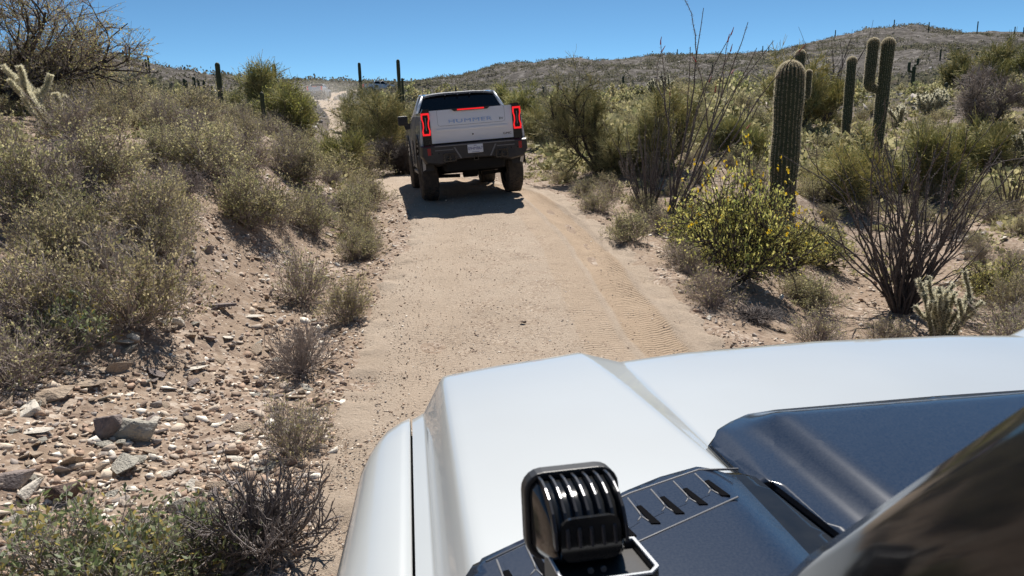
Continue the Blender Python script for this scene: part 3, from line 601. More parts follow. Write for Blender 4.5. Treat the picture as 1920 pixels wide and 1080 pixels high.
M_DUSTY = mat('dusty_black_sky_tint', (.010, .017, .035), .17, spec=.9, noise=(240, (.026, .033, .050), 3, .2))  # dust flecks over black, with the sky's blue reflection put into the base
def text_mesh(name, body, size, depth, m, parent, loc, rot, sx=1.0, outline=0.0):
    c = bpy.data.curves.new(name, 'FONT'); c.body = body; c.size = size; c.extrude = depth; c.align_x = 'CENTER'; c.align_y = 'CENTER'; c.offset = outline; c.space_character = 1.08
    t = bpy.data.objects.new('tmp', c); COL.objects.link(t); dg = bpy.context.evaluated_depsgraph_get(); me = bpy.data.meshes.new_from_object(t.evaluated_get(dg)); bpy.data.objects.remove(t)
    me.materials.clear(); me.materials.append(m); o = bpy.data.objects.new(name, me); COL.objects.link(o); o.parent = parent; o.location = loc; o.rotation_euler = rot; o.scale = (sx, 1, 1); return o
def rounded(w, h, r, n=4, cx_=0, cy_=0):
    P = []
    for (x, y, a0) in ((w / 2 - r, h / 2 - r, 0), (-w / 2 + r, h / 2 - r, 90), (-w / 2 + r, -h / 2 + r, 180), (w / 2 - r, -h / 2 + r, 270)):
        for i in range(n + 1): a = R(a0 + 90 * i / n); P.append((cx_ + x + r * math.cos(a), cy_ + y + r * math.sin(a)))
    return P
def ring_prism(mb, outer, inner, a0, a1, axis='y', mi=0):
    n = len(outer)
    def mk(p, a): return {'y': (p[0], a, p[1]), 'z': (p[0], p[1], a), 'x': (a, p[0], p[1])}[axis]
    V = [mk(p, a0) for p in outer] + [mk(p, a0) for p in inner] + [mk(p, a1) for p in outer] + [mk(p, a1) for p in inner]; F = []
    for i in range(n):
        j = (i + 1) % n; F += [[i, j, n + j, n + i], [2 * n + j, 2 * n + i, 3 * n + i, 3 * n + j], [j, i, 2 * n + i, 2 * n + j], [n + i, n + j, 3 * n + j, 3 * n + i]]
    return mb.add(V, F, mi)
def make_wheel(parent, x, y, z, r=.475, wd=.36, rz=0.0, side=1):
    wh = empty('wheel', (x, y, z), (0, 0, rz)); wh.parent = parent
    prof = [(-wd / 2 + .03, .26), (-wd / 2, .32), (-wd / 2, .40), (-wd / 2 + .025, r - .03), (-wd / 2 + .05, r - .012), (wd / 2 - .05, r - .012), (wd / 2 - .025, r - .03), (wd / 2, .40), (wd / 2, .32), (wd / 2 - .03, .26)]
    n = 56; P = np.array([[(a, rr_ * math.cos(2 * math.pi * k / n), rr_ * math.sin(2 * math.pi * k / n)) for a, rr_ in prof] for k in range(n + 1)])
    MB().grid(P).build('tyre', M_RUB, wh)
    t = MB(); rows = [(-.145, -.075, 0), (-.067, -.004, .5), (.004, .067, 0), (.075, .145, .5)]; nb = 44
    for a0, a1, off in rows:
        for k in range(nb):
            an = 2 * math.pi * (k + off) / nb; sk = .018 * (1 if off else -1); w2 = math.pi / nb * .78; V = []
            for rr_ in (r - .03, r + .002):
                for (aa_, dz) in ((a0, -w2 - sk), (a1, -w2 + sk), (a1, w2 + sk), (a0, w2 - sk)):
                    V.append((aa_ * (1 if abs(aa_) < .1 else (1.03 if rr_ < r - .01 else 1.0)), rr_ * math.cos(an + dz), rr_ * math.sin(an + dz)))
            t.add(V, [(0, 1, 2, 3), (4, 7, 6, 5), (0, 4, 5, 1), (1, 5, 6, 2), (2, 6, 7, 3), (3, 7, 4, 0)])
    t.build('tread', M_RUB, wh)
    m = MB(); prof = [(-.12, .27), (-.08, .25), (.05 * side, .22), (.09 * side, .06), (.10 * side, 0.001)]
    P = np.array([[(a, rr_ * math.cos(2 * math.pi * k / 24), rr_ * math.sin(2 * math.pi * k / 24)) for a, rr_ in prof] for k in range(25)]); m.grid(P)
    for k in range(6): a = k * math.pi / 3; m.box(.1 * side - .015, .1 * side + .015, -.03, .03, .05, .25, M=Matrix.Rotation(a, 4, 'X'))
    m.build('rim', M_MET, wh); return wh
def make_truck(loc, rot, wheel_z=(0, 0, 0, 0), front_steer=0.0):
    """pickup; origin on the ground under the middle of the tailgate, nose towards +y"""
    T = empty('pickup_truck', loc, rot); Wd = 1.06
    # lower body: side outline with wheel arches, lofted with a little tumblehome
    yr, yf = .55, 3.99; arch = lambda yc: [(yc + .60 * math.cos(a), .52 + .60 * math.sin(a)) for a in np.linspace(math.pi, 0, 13)]
    low = [(.12, .72)] + [(y, z) for y, z in arch(yr + .35)] + [(yr + 1.0, .52)] + [(3.2, .52)] + [(y, z) for y, z in arch(yf + .3)] + [(5.05, .62), (5.35, .8), (5.42, 1.2), (5.25, 1.36), (3.75, 1.50), (3.45, 1.52), (1.6, 1.62), (.06, 1.60), (.03, 1.05)]
    mb = MB(); n = len(low); xs = [-Wd + .07, -Wd + .01, -Wd, -Wd, -Wd + .03]; V = []
    def wx(z): return Wd - (.055 * max(0, (z - 1.15)) / .45 if z > 1.15 else .03 * (1.15 - z))
    for sgn in (-1, 1):
        for y, z in low: V.append((sgn * wx(z), y, z))
        for y, z in low:
            c = (2.6, 1.1); V.append((sgn * (wx(z) - .06), y + (c[0] - y) * .006, z + (c[1] - z) * .03))
    F = []
    for sgn in (0, 1):
        b = sgn * 2 * n
        for i in range(n): j = (i + 1) % n; F.append([b + i, b + j, b + n + j, b + n + i])
    mb.add(V, F, 0, False); mb.add([V[i] for i in range(n)], [list(range(n))]); mb.add([V[2 * n + i] for i in range(n)], [list(range(n))[::-1]])
    # top surfaces across: bonnet, bed rails
    def across(pts, hw): mb.add([(-hw(z), y, z - .002) for y, z in pts] + [(hw(z), y, z - .002) for y, z in pts], [[i, i + 1, len(pts) + i + 1, len(pts) + i] for i in range(len(pts) - 1)])
    across([(5.05, .62), (5.35, .8), (5.42, 1.2), (5.25, 1.36), (3.75, 1.5), (3.45, 1.52)], lambda z: wx(z) - .01)
    for sgn in (-1, 1): mb.box(min(sgn * .84, sgn * .99), max(sgn * .84, sgn * .99), .1, 1.62, 1.2, 1.6, ch=.02)
    mb.build('body', M_WHITE, T, bevel=.0)
    for yc in (yr + .35, yf + .3):
        for sgn in (-1, 1):
            fl = MB()
            o_ = [(yc + .72 * math.cos(a), .52 + .70 * math.sin(a)) for a in np.linspace(math.pi * 1.02, -.02 * math.pi, 15)]; i_ = [(yc + .60 * math.cos(a), .52 + .60 * math.sin(a)) for a in np.linspace(math.pi, 0, 15)]
            V = []; F = []
            for (p, q) in zip(o_, i_): V += [(sgn * (Wd + .0), *p), (sgn * (Wd + .014), *p), (sgn * (Wd + .014), *q), (sgn * (Wd - .25), *q)]
            for i in range(14):
                for k in range(3): a = i * 4 + k; F.append([a, a + 1, a + 5, a + 4])
            fl.add(V, F); fl.build('wheel_arch_trim', M_BLK, T)
    MB().box(-.98, .98, .12, 1.62, 1.0, 1.30).box(-.78, .78, .5, 5.0, .58, 1.0).build('bed_liner', M_BLK, T)
    # cab
    g = MB(); sect = [(1.58, 1.56, .98, 1.96, .78), (3.0, 1.56, .98, 2.02, .80)]
    cab = [(1.52, 1.60, .97), (1.72, 1.97, .765), (2.3, 2.03, .77), (2.95, 2.0, .76), (3.7, 1.52, .95)]
    V = []
    rear_b, rear_t, roof_m, ws_t, ws_b = cab
    P = [[(-h, y, z), (h, y, z)] for y, z, h in cab]; V = [p for q in P for p in q]
    base = [(-.97, 1.52, 1.50), (.97, 1.52, 1.50), (-.95, 3.7, 1.45), (.95, 3.7, 1.45)]
    g.add(V, [(0, 1, 3, 2), (2, 3, 5, 4), (4, 5, 7, 6), (6, 7, 9, 8), (0, 2, 4, 6, 8), (9, 7, 5, 3, 1)]); g.build('cab_glass', M_GLASS, T)
    rf = MB(); e = .012
    yy = np.linspace(1.66, 3.0, 9); zz = 2.0 + .045 * np.sin((yy - 1.66) / 1.34 * math.pi); xs_ = np.linspace(-.79, .79, 13)
    P = np.array([[(x, y, z - .05 * (abs(x) / .79) ** 4 + .0) for x in xs_] for y, z in zip(yy, zz)]); P2 = P.copy(); P2[..., 2] -= .035; rf.grid(P).grid(P2)
    for a, b in ((0, 0), (-1, -1)): rf.grid(np.array([P[a], P2[a]]))
    for k in (0, -1): rf.grid(np.array([P[:, k], P2[:, k]]))
    rf.build('roof', M_STEP, T)
    for sgn in (-1, 1):
        pl = MB(); pl.tube([(sgn * .985, 1.50, 1.58), (sgn * .79, 1.70, 1.965)], [.035, .03], 6); pl.tube([(sgn * .79, 1.68, 1.965), (sgn * .795, 2.35, 2.005), (sgn * .785, 2.95, 1.985), (sgn * .97, 3.72, 1.51)], .028, 6); pl.tube([(sgn * .975, 2.55, 1.56), (sgn * .79, 2.5, 2.0)], .03, 6); pl.build('pillar', M_WHITE, T)
    MB().prism([(1.98, 2.03), (2.14, 2.03), (2.0, 2.12), (1.985, 2.12)], -.014, .014, axis='x').build('antenna', M_BLK, T)
    for x in (-.3, -.02, .25): MB().box(x - .012, x + .012, 1.62, 1.66, 1.945, 1.99).build('roof_latch', M_STEP, T)
    # tailgate
    tg = MB(); nx, nz = 25, 17; xs_ = np.linspace(-.828, .828, nx); zs = np.linspace(1.02, 1.615, nz)
    def tgy(x, z):
        t = (z - 1.02) / .595; y = .015 - .03 * math.sin(t * 2.2) + .05 * t; panel = abs(x) < .72 and 1.27 < z < 1.6
        return y + (.0 if not panel else 0)
    P = np.array([[(x, tgy(x, z), z) for x in xs_] for z in zs]); tg.grid(P); P2 = P.copy(); P2[..., 1] += .07; tg.grid(np.array([P[-1], P2[-1]])); tg.grid(np.array([P[:, 0], P2[:, 0]])); tg.grid(np.array([P[:, -1], P2[:, -1]])); tg.grid(P2)
    gate = tg.build('tailgate', M_WHITE, T)
    def onto(mb, poly, lift, depth, y_of=tgy):
        V = [(x, y_of(x, z) - lift, z) for x, z in poly] + [(x, y_of(x, z) - lift + depth, z) for x, z in poly]; n = len(poly); mb.add(V, [list(range(n))] + [[i, (i + 1) % n, n + (i + 1) % n, n + i] for i in range(n)])
    pn = MB(); out = rounded(1.36, .30, .05, 5, 0, 1.475); inn = rounded(1.352, .292, .046, 5, 0, 1.475)
    V = [(x, tgy(x, z) - .002, z) for x, z in out] + [(x, tgy(x, z) - .002, z) for x, z in inn]; n = len(out); pn.add(V, [[i, (i + 1) % n, n + (i + 1) % n, n + i] for i in range(n)]); pn.build('seam', M_BLK, gate)
    cr = MB()
    for i in range(24):
        x0, x1 = -.72 + i * .06, -.72 + (i + 1) * .06; cr.add([(x0, tgy(x0, 1.285) - .001, 1.285), (x1, tgy(x1, 1.285) - .001, 1.285), (x1, tgy(x1, 1.27) - .016, 1.268), (x0, tgy(x0, 1.27) - .016, 1.268), (x0, tgy(x0, 1.225) - .001, 1.225), (x1, tgy(x1, 1.225) - .001, 1.225)], [(0, 1, 2, 3), (3, 2, 5, 4)], 0, True)
    cr.build('crease', M_WHITE, gate)
    MB().prism([(-.40, 1.625), (.40, 1.625), (.33, 1.578), (-.33, 1.578)], -.0, .06).build('lamp_recess', M_BLK, gate)
    MB().box(-.27, .27, -.006, .03, 1.588, 1.613, ch=.004).build('brake_lamp', M_RED, gate)
    text_mesh('lettering', 'HUMMER', .092, .004, M_LET, gate, (-.03, tgy(0, 1.40) - .008, 1.395), (R(94), 0, 0), 2.25, 0)
    text_mesh('badge', 'EV', .05, .004, M_BLK, gate, (.60, tgy(0, 1.39) - .006, 1.385), (R(94), 0, 0), 1.5, 0)
    text_mesh('badge', 'GMC', .052, .003, M_BLK, gate, (.70, tgy(0, 1.1) - .006, 1.105), (R(90), 0, 0), 1.5, 0)
    MB().tube([(0, .02, 1.14), (0, -.022, 1.14)], .014, 12).build('lock', M_BLK, gate)
    # corner panels and tail lamps
    for sgn in (-1, 1):
        hb = MB(); hb.prism([(sgn * .832, 1.0), (sgn * 1.005, 1.0), (sgn * .998, 1.58), (sgn * .955, 1.65), (sgn * .832, 1.64)][::sgn], -.005, .16); hb.build('corner_panel', M_GBLK, T)
        tl = empty('tail_lamp', (sgn * .918, -.006, 1.375), (0, 0, 0), (1.12, 1, 1.02)); tl.parent = T
        o_ = rounded(.155, .42, .02, 2); i_ = [(-.03, .14), (.03, .14), (.03, .14), (.045, .12), (.045, .06), (.018, .02), (.018, -.06), (.045, -.10), (.045, -.14), (.03, -.155), (-.03, -.155), (-.045, -.14)]
        o2 = [(-.077, .21), (.077, .21), (.077, .2), (.077, .12), (.075, .06), (.055, .02), (.055, -.06), (.075, -.10), (.077, -.16), (.07, -.21), (-.07, -.21), (-.077, -.16)]
        L_ = [(-.072, .2), (.072, .2), (.076, .1), (.056, .03), (.056, -.05), (.076, -.12), (.068, -.2), (-.068, -.2), (-.076, -.12), (-.056, -.05), (-.056, .03), (-.076, .1)]
        I_ = [(-.046, .165), (.046, .165), (.050, .09), (.034, .03), (.034, -.05), (.050, -.11), (.044, -.165), (-.044, -.165), (-.050, -.11), (-.034, -.05), (-.034, .03), (-.050, .09)]
        q = MB(); ring_prism(q, L_, I_, -.012, .01); q.build('light_ring', M_RED, tl)
        MB().prism(I_, -.004, .01).build('lens', M_SMOKE, tl); MB().box(-.008, .008, -.01, -.003, -.11, .12).build('light_bar', M_MET, tl)
    # bumper
    b = MB(); outer = [(-1.08, .99), (1.08, .99), (1.08, .80), (1.0, .66), (.72, .62), (.62, .64), (.34, .70), (.26, .70), (-.26, .70), (-.34, .70), (-.62, .64), (-.72, .62), (-1.0, .66), (-1.08, .80)]
    prof = [(.0, 1), (-.1, 1), (-.16, .97), (-.16, .85)]
    V0 = [(x, .14, z) for x, z in outer]; V1 = [(x * .985, -.10, z) for x, z in outer]; V2 = [(x * .965, -.15, .82 + (z - .82) * .86) for x, z in outer]; n = len(outer)
    b.add(V0 + V1 + V2, [[r_ * n + i, r_ * n + (i + 1) % n, (r_ + 1) * n + (i + 1) % n, (r_ + 1) * n + i] for r_ in (0, 1) for i in range(n)] + [list(range(2 * n, 3 * n))])
    bump = b.build('bumper', M_BLK, T, bevel=.008)
    b = MB(); b.box(-.80, .80, -.165, -.14, .955, .972); b.prism([(-.44, .90), (-.80, .90), (-.80, .885), (-.44, .885)], -.162, -.14); b.prism([(.44, .90), (.80, .90), (.80, .885), (.44, .885)], -.162, -.14)
    for sgn in (-1, 1): b.prism([(sgn * .40, .93), (sgn * .43, .93), (sgn * .31, .72), (sgn * .28, .72)][::sgn], -.165, -.14)
    b.build('moulding', M_STEP, bump)
    for sgn in (-1, 1):
        h = MB(); ring_prism(h, rounded(.26, .16, .03, 2, sgn * .52, .755), rounded(.20, .11, .02, 2, sgn * .52, .755), -.19, -.14); h.box(sgn * .52 - .02, sgn * .52 + .02, -.215, -.15, .69, .80, ch=.006); h.box(sgn * .52 - .06, sgn * .52 + .06, -.2, -.17, .72, .75, ch=.006); h.build('tow_hook', M_GBLK, T)
        MB().box(sgn * .915 - .033, sgn * .915 + .033, -.158, -.14, .815, .945, ch=.008).build('reflector', M_REDD, T)
        for x in (.73, .86): MB().tube([(sgn * x, -.145, .84), (sgn * x, -.157, .84)], .014, 10).build('parking_sensor', M_GBLK, T)
    pc = MB(); pc.box(-.155, .155, -.172, -.155, .80, .955, ch=.006); pt = pc.build('licence_plate', M_PLATE, T)
    text_mesh('plate_number', '094M867', .078, .001, M_INK, pt, (0, -.174, .878), (R(90), 0, 0), .93, 0)
    MB().box(-.075, .075, -.1745, -.1725, .812, .820).box(-.03, .03, -.1745, -.1725, .930, .938).build('plate_marking', M_INK, pt)
    rc = MB(); ring_prism(rc, [(-.05, .66), (.05, .66), (.05, .75), (-.05, .75)], [(-.032, .675), (.032, .675), (.032, .735), (-.032, .735)], -.17, .1); rc.build('tow_receiver', M_GBLK, T)
    # underside
    u = MB(); u.box(-.62, .62, .0, 1.6, .48, .72, ch=.05).box(-.72, .72, 1.4, 4.6, .42, .62, ch=.03)
    for sgn in (-1, 1): u.tube([(sgn * .12, yr + .3, .46), (sgn * .78, yr + .35, .45)], .05, 8).tube([(sgn * .25, yr + .15, .36), (sgn * .80, yr + .3, .38)], .035, 8).tube([(sgn * .6, yr + .45, .42), (sgn * .55, yr + .5, .95)], .045, 8)
    u.tube([(-.15, yr + .35, .46), (.15, yr + .35, .46)], .16, 12); u.build('underbody', mat('underbody_black', (.008, .008, .008), .9), T)
    for sgn in (-1, 1): st = MB(); st.prism([(1.45, .40), (3.2, .40), (3.2, .47), (1.45, .47)], *(sorted((sgn * .80, sgn * 1.04))), axis='x'); st.build('side_step', M_STEP, T, bevel=.015)
    # wheels
    wz = .475
    for (x, y, i) in ((-.90, yr + .35, 0), (.90, yr + .35, 1), (-.90, yf + .3, 2), (.90, yf + .3, 3)): make_wheel(T, x, y, wz + wheel_z[i], rz=front_steer if i > 1 else 0, side=1 if x > 0 else -1)
    for sgn in (-1, 1):
        mr = MB(); mr.box(*sorted((sgn * 1.07, sgn * 1.31)), 3.28, 3.40, 1.44, 1.65, ch=.03); mr.prism([(sgn * .96, 1.36), (sgn * 1.14, 1.34), (sgn * 1.18, 1.46), (sgn * 1.07, 1.47), (sgn * .96, 1.5)][::sgn], 3.3, 3.38); mr.build('mirror', M_BLK, T)
    hd = MB(); hd.box(-.9, .9, 5.40, 5.44, 1.12, 1.22, ch=.01); hd.build('grille', M_GBLK, T); MB().box(-1.0, 1.0, 5.2, 5.5, .6, .95, ch=.04).build('front_bumper', M_BLK, T)
    for sgn in (-1, 1): MB().box(*sorted((sgn * .78, sgn * 1.0)), 5.38, 5.45, 1.14, 1.24, ch=.01).build('headlight', M_PLATE, T)
    for sgn in (-1, 1): MB().box(*sorted((sgn * 1.04, sgn * 1.066)), 2.5, 2.507, .6, 1.1).build('door_seam', M_BLK, T)
    ff = MB(); V = [(-1.052, .33 + .13 * math.cos(a), 1.33 + .13 * math.sin(a)) for a in np.linspace(0, 2 * math.pi, 25)]; V2 = [(-1.052, .33 + .125 * math.cos(a), 1.33 + .125 * math.sin(a)) for a in np.linspace(0, 2 * math.pi, 25)]
    ff.grid(np.array([V, V2])); ff.build('charge_flap', M_BLK, T)
    return T
TL = at(895, 14.4); yaw_t = R(10.5)
TR = make_truck((TL.x, TL.y, .815), (0, 0, 0), wheel_z=(-.09, -.07, -.15, -.11)); TR.scale = (.95, 1.02, 1.02)
TR.rotation_euler = (Matrix.Rotation(yaw_t, 3, 'Z') @ Matrix.Rotation(R(-1.0), 3, 'X') @ Matrix.Rotation(R(-3.3), 3, 'Y')).to_euler()
tag(TR, 'large white pickup truck ahead on the dirt road with its red tail lamps lit', 'pickup truck')
def far_truck(px, d, az, dz, label):
    p = at(px, d); c = copy_tree(TR); c.location = (p.x, p.y, p.z + dz); c.rotation_euler = (0, 0, az); tag(c, label, 'pickup truck'); return c
far_truck(600, 100, R(2), 0, 'dust hidden pickup truck on the far bend of the track at the left')
far_truck(690, 122, R(-75), -.75, 'tiny white pickup truck on the crest beside a saguaro')
# ------------------------------------------------------------------ the vehicle the photo is taken from
ZH = 1.53; UC = 1.17
YV = R(7.7)
VR = empty('camera_vehicle', (UC * math.cos(YV), UC * math.sin(YV), 0.0), (0, 0, YV)); VR.name = 'offroad_vehicle'
tag(VR, 'white off-road vehicle whose bonnet fills the bottom right corner of the photo', 'off-road vehicle')
def vl(u, v, z): return (u - UC, v, z)          # u is measured from a line through the lens
M_WHITE2 = mat('bonnet_paint', (.485, .51, .515), .33, coat=1.0, noise=(2.2, (.45, .465, .46), 10, .28))
def vf(u):
    a = u if u < UC else 2 * UC - u
    return float(np.interp(a, [-.17, -.12, -.08, -.03, .06, .2, .33, .447, .56, .75, UC], [1.60, 1.70, 1.76, 1.82, 1.88, 1.93, 1.96, 1.995, 1.965, 2.0, 2.01]))
def zsec(u, v):
    a = u if u < UC else 2 * UC - u
    A = np.interp(v, [.9, 1.13, 1.96], [.55, .548, .447]); B = np.interp(v, [.9, 1.3, 1.93], [.562, .57, .552])
    B = max(B, A + .014)
    xs = [-.022, .008, .058, .075, A - .006, A + .004, B - .004, B + .006, UC]; zs = [-.092, -.084, -.003, 0, .004, .002, -.020, -.022, -.014]
    return float(np.interp(a, xs, zs))
def surf(mb, us, v0, zfun, front=True, nv=30, mi=0):
    P = []
    for u in us:
        f = vf(u); col = []; vv = list(np.linspace(v0, f - .09, nv))
        for v in vv: t = max(0, (v - (f - .35)) / .35); col.append((v, zfun(u, v) - .012 * t * t))
        zb = col[-1][1]
        for dv, dz in ((-.06, -.004), (-.035, -.011), (-.015, -.022), (-.003, -.04), (.004, -.065), (.010, -.12), (.012, -.3), (.0, -.52)): col.append((f + dv, zb + dz))
        P.append([vl(u, v, ZH + z) for v, z in col])
    mb.grid(np.array(P), mi)
half = [-.0215, -.014, 0, .004, .008, .012, .017, .022, .026, .030, .040, .052, .062, .070, .078, .09, .12] + list(np.linspace(.16, .43, 12)) + list(np.linspace(.44, .60, 25)) + list(np.linspace(.63, UC, 10))
us = half + [2 * UC - u for u in half[-2::-1]]
mb = MB(); surf(mb, us, .72, zsec); mb.build('bonnet', M_WHITE2, VR)
# the fenders either side of the bonnet, running down over the wheels
fsec = [(-.0265, -.096), (-.029, -.092), (-.05, -.092), (-.08, -.096), (-.105, -.104), (-.128, -.118), (-.150, -.142), (-.165, -.175), (-.174, -.23), (-.178, -.34), (-.182, -.5)]
for sgn in (1, -1):
    mb = MB(); P = []
    for k, (u, z) in enumerate(fsec):
        f = vf(u); col = []
        for v in np.linspace(-.2, f - .09, 36): bul = .02 * math.sin(min(1, max(0, (v - .2) / 1.3)) * math.pi) if k > 5 else 0; uu = u + .02 * max(0, (v - .9)) * (k > 3) * min(1, (k - 3) / 4) - bul * min(1, (k - 5) / 3); col.append((uu, v, z))
        u0 = col[-1][0]
        for dv, dz in ((-.05, -.006), (-.025, -.015), (-.008, -.03), (.0, -.05), (.006, -.1), (.0, -.5)): col.append((u0, f + dv, max(z + dz, -.6) if k < 8 else z + dz * .2))
        P.append([vl(uu if sgn == 1 else 2 * UC - uu, v, ZH + z) for uu, v, z in col])
    mb.grid(np.array(P)); mb.build('fender', M_WHITE2, VR)
    g = MB(); P = np.array([[vl(u if sgn == 1 else 2 * UC - u, v, ZH + z) for v in np.linspace(-.2, 1.76, 12)] for u, z in ((-.030, -.097), (-.028, -.14), (-.018, -.14), (-.016, -.097))]); g.grid(P); g.build('shut_line', M_BLK, VR)
    # wheel arch trim, lower side, wheels
    s1 = lambda u: u if sgn == 1 else 2 * UC - u
    w_ = MB(); yc = .98; V = []; F = []
    for a in np.linspace(math.pi, 0, 17):
        for du, rr_ in ((-.15, .66), (-.20, .64), (-.20, .56), (.05, .55)): V.append(vl(s1(du), yc + rr_ * math.cos(a), .50 + rr_ * .92 * math.sin(a)))
    for i in range(16):
        for k in range(3): F.append([i * 4 + k, i * 4 + k + 1, i * 4 + k + 5, i * 4 + k + 4])
    w_.add(V, F); w_.build('wheel_arch_trim', M_BLK, VR)
    sd = MB(); u0 = s1(-.155); u1 = s1(-.12); sd.prism([(-3.6, .6), (.40, .6), (.42, 1.05), (.32, ZH - .08), (-3.6, ZH - .06)], u0 - UC, u1 - UC, axis='x'); sd.build('door_panel', M_WHITE2, VR)
    make_wheel(VR, s1(.03) - UC, .98, .475, side=-1 if sgn == 1 else 1)
    make_wheel(VR, s1(.03) - UC, -2.46, .475, side=-1 if sgn == 1 else 1)
MB().box(-.9, .9, 1.55, 1.84, .62, 1.02, ch=.05).build('front_bumper', M_BLK, VR)
MB().box(-.98, .98, -3.7, 1.5, .55, .9).build('chassis', M_BLK, VR)
# shoulder of the body beside the cab and the shelf behind the bonnet
sh = MB(); sh.box(-1.06, 1.06, -3.6, .35, ZH - .12, ZH - .07); sh.build('waist_panel', M_WHITE2, VR)
# black scoop panel set in the middle of the bonnet
def outline_plate(name, pts, zf, mtl, thick=.02, inner=None):
    import bmesh
    bm = bmesh.new(); vs = [bm.verts.new((u, v, 0)) for u, v in pts]; f = bm.faces.new(vs); bmesh.ops.triangulate(bm, faces=[f])
    for ax, lo, hi in (('x', -.2, 2.1), ('y', .6, 1.6)):
        for c in np.arange(lo, hi, .02):
            no = (1, 0, 0) if ax == 'x' else (0, 1, 0); co = (c, 0, 0) if ax == 'x' else (0, c, 0)
            bmesh.ops.bisect_plane(bm, geom=bm.verts[:] + bm.edges[:] + bm.faces[:], plane_co=co, plane_no=no)
    bmesh.ops.remove_doubles(bm, verts=bm.verts, dist=.0004)
    r = bmesh.ops.extrude_face_region(bm, geom=bm.faces[:]); top = [g for g in r['geom'] if isinstance(g, bmesh.types.BMVert)]; ts = set(top)
    for v in bm.verts:
        z = zf(v.co.x, v.co.y); v.co.z = ZH + (z if v in ts else z - thick)
    for v in bm.verts: v.co.x -= UC
    bmesh.ops.recalc_face_normals(bm, faces=bm.faces[:])
    for f in bm.faces: f.smooth = abs(f.normal.z) > .6
    me = bpy.data.meshes.new(name); bm.to_mesh(me); bm.free(); me.materials.append(mtl); o = bpy.data.objects.new(name, me); COL.objects.link(o); o.parent = VR; return o
def sm(x, a, b): t = min(1, max(0, (x - a) / (b - a))); return t * t * (3 - 2 * t)
insL = [(.566, 1.302), (.60, 1.348), (.65, 1.395), (.705, 1.432), (.78, 1.448), (UC, 1.455)]
ins = insL + [(2 * UC - u, v) for u, v in insL[-2::-1]] + [(2 * UC - .572, 1.13), (2 * UC - .60, 1.118), (2 * UC - .64, .80), (.64, .80), (.60, 1.118), (.572, 1.13)]
def zins(u, v):
    a = u if u < UC else 2 * UC - u
    fr_ = 1 - sm(v, 1.33, 1.45); z = -.010 + (.010 * sm(a, .575, .60) + .030 * sm(a, .66, .74)) * fr_
    return z
outline_plate('scoop_panel', ins, zins, M_DUSTY, .012)
gap = [(.562, 1.305), (.600, 1.354), (.648, 1.402), (.703, 1.440), (.78, 1.456), (UC, 1.463)]; gap = gap + [(2 * UC - u, v) for u, v in gap[-2::-1]] + [(2 * UC - .568, .79), (.568, .79), (.566, 1.10)]
outline_plate('panel_gap', gap, lambda u, v: zins(u, v) * .0 - .0135, M_GBLK, .02)
# vented cowl pieces left and right, with ribs
def cowl(sgn):
    m_ = (lambda u: u) if sgn == 1 else (lambda u: 2 * UC - u)
    o1 = [(.060, .905), (.075, .935), (.12, .962), (.333, 1.090), (.40, 1.125), (.475, 1.150), (.545, 1.135), (.568, 1.115), (.588, .92), (.60, .74), (.05, .74)]
    zc = lambda u, v: .012 + .022 * sm(v, .78, .9) * (1 - sm(abs((u if sgn == 1 else 2 * UC - u) - .53), .05, .12) * .0)
    if sgn == 1: pts = o1
    else: pts = [(m_(u), v) for u, v in o1][::-1]
    c = outline_plate('cowl_vent', pts, lambda u, v: .024 - .032 * sm(m_(u), .475, .60), M_DUSTY, .03)
    gp = [(u + (-.012 if u < .5 else .008), v + .014) for u, v in o1[:-2]] + [(.62, .73), (.04, .73)]
    outline_plate('cowl_gap', gp if sgn == 1 else [(m_(u), v) for u, v in gp][::-1], lambda u, v: .006, M_GBLK, .016)
    rb = MB(); dk = MB(); sl2 = MB()
    for k in range(9):
        u = .095 + k * .046; vt = float(np.interp(u, [.075, .333, .475], [.915, 1.068, 1.13])); z = ZH + .024
        p = [vl(m_(u), vt, z), vl(m_(u + .004), vt - .045, z), vl(m_(u + .004), vt - .06, z)]; rb.tube(p, .0016, 5)
        rb.tube([vl(m_(u + .004), vt - .058, z), vl(m_(u + .014), vt - .082, z)], .0014, 5); rb.tube([vl(m_(u + .004), vt - .058, z), vl(m_(u - .006), vt - .072, z)], .0012, 5)
        q2 = [(m_(a) - UC, b) for a, b in [(u + .005, vt - .03), (u + .013, vt - .028), (u + .026, vt - .085), (u + .012, vt - .083)]]; sl2.prism(q2 if sgn == 1 else q2[::-1], ZH + .0225, ZH + .0258, axis='z')
        if k < 8:
            vt2 = float(np.interp(u + .046, [.075, .333, .475], [.915, 1.068, 1.13])); q = [(u + .008, vt - .008), (u + .040, vt2 - .010), (u + .042, vt2 - .075), (u + .012, vt - .07)]; q = [(m_(a) - UC, b) for a, b in q]
            dk.prism(q if sgn == 1 else q[::-1], ZH + .0222, ZH + .0245, axis='z')
    dk.build('louvre_slot', M_DUSTY, c); sl2.build('louvre_shade', mat('gap_black', (.004, .004, .005), .95, spec=.05), c); rb.build('rib', M_STEP, c)  # near-black strips paint the shade inside the louvre recesses
    ln = MB(); ln.tube([vl(m_(.08), .925, ZH + .0235), vl(m_(.333), 1.078, ZH + .0235), vl(m_(.475), 1.138, ZH + .0235), vl(m_(.545), 1.132, ZH + .022)], .0022, 5); ln.tube([vl(m_(.20), .885, ZH + .024), vl(m_(.50), 1.035, ZH + .024)], .0018, 5); ln.build('edge_line', M_STEP, c)
cowl(1); cowl(-1)
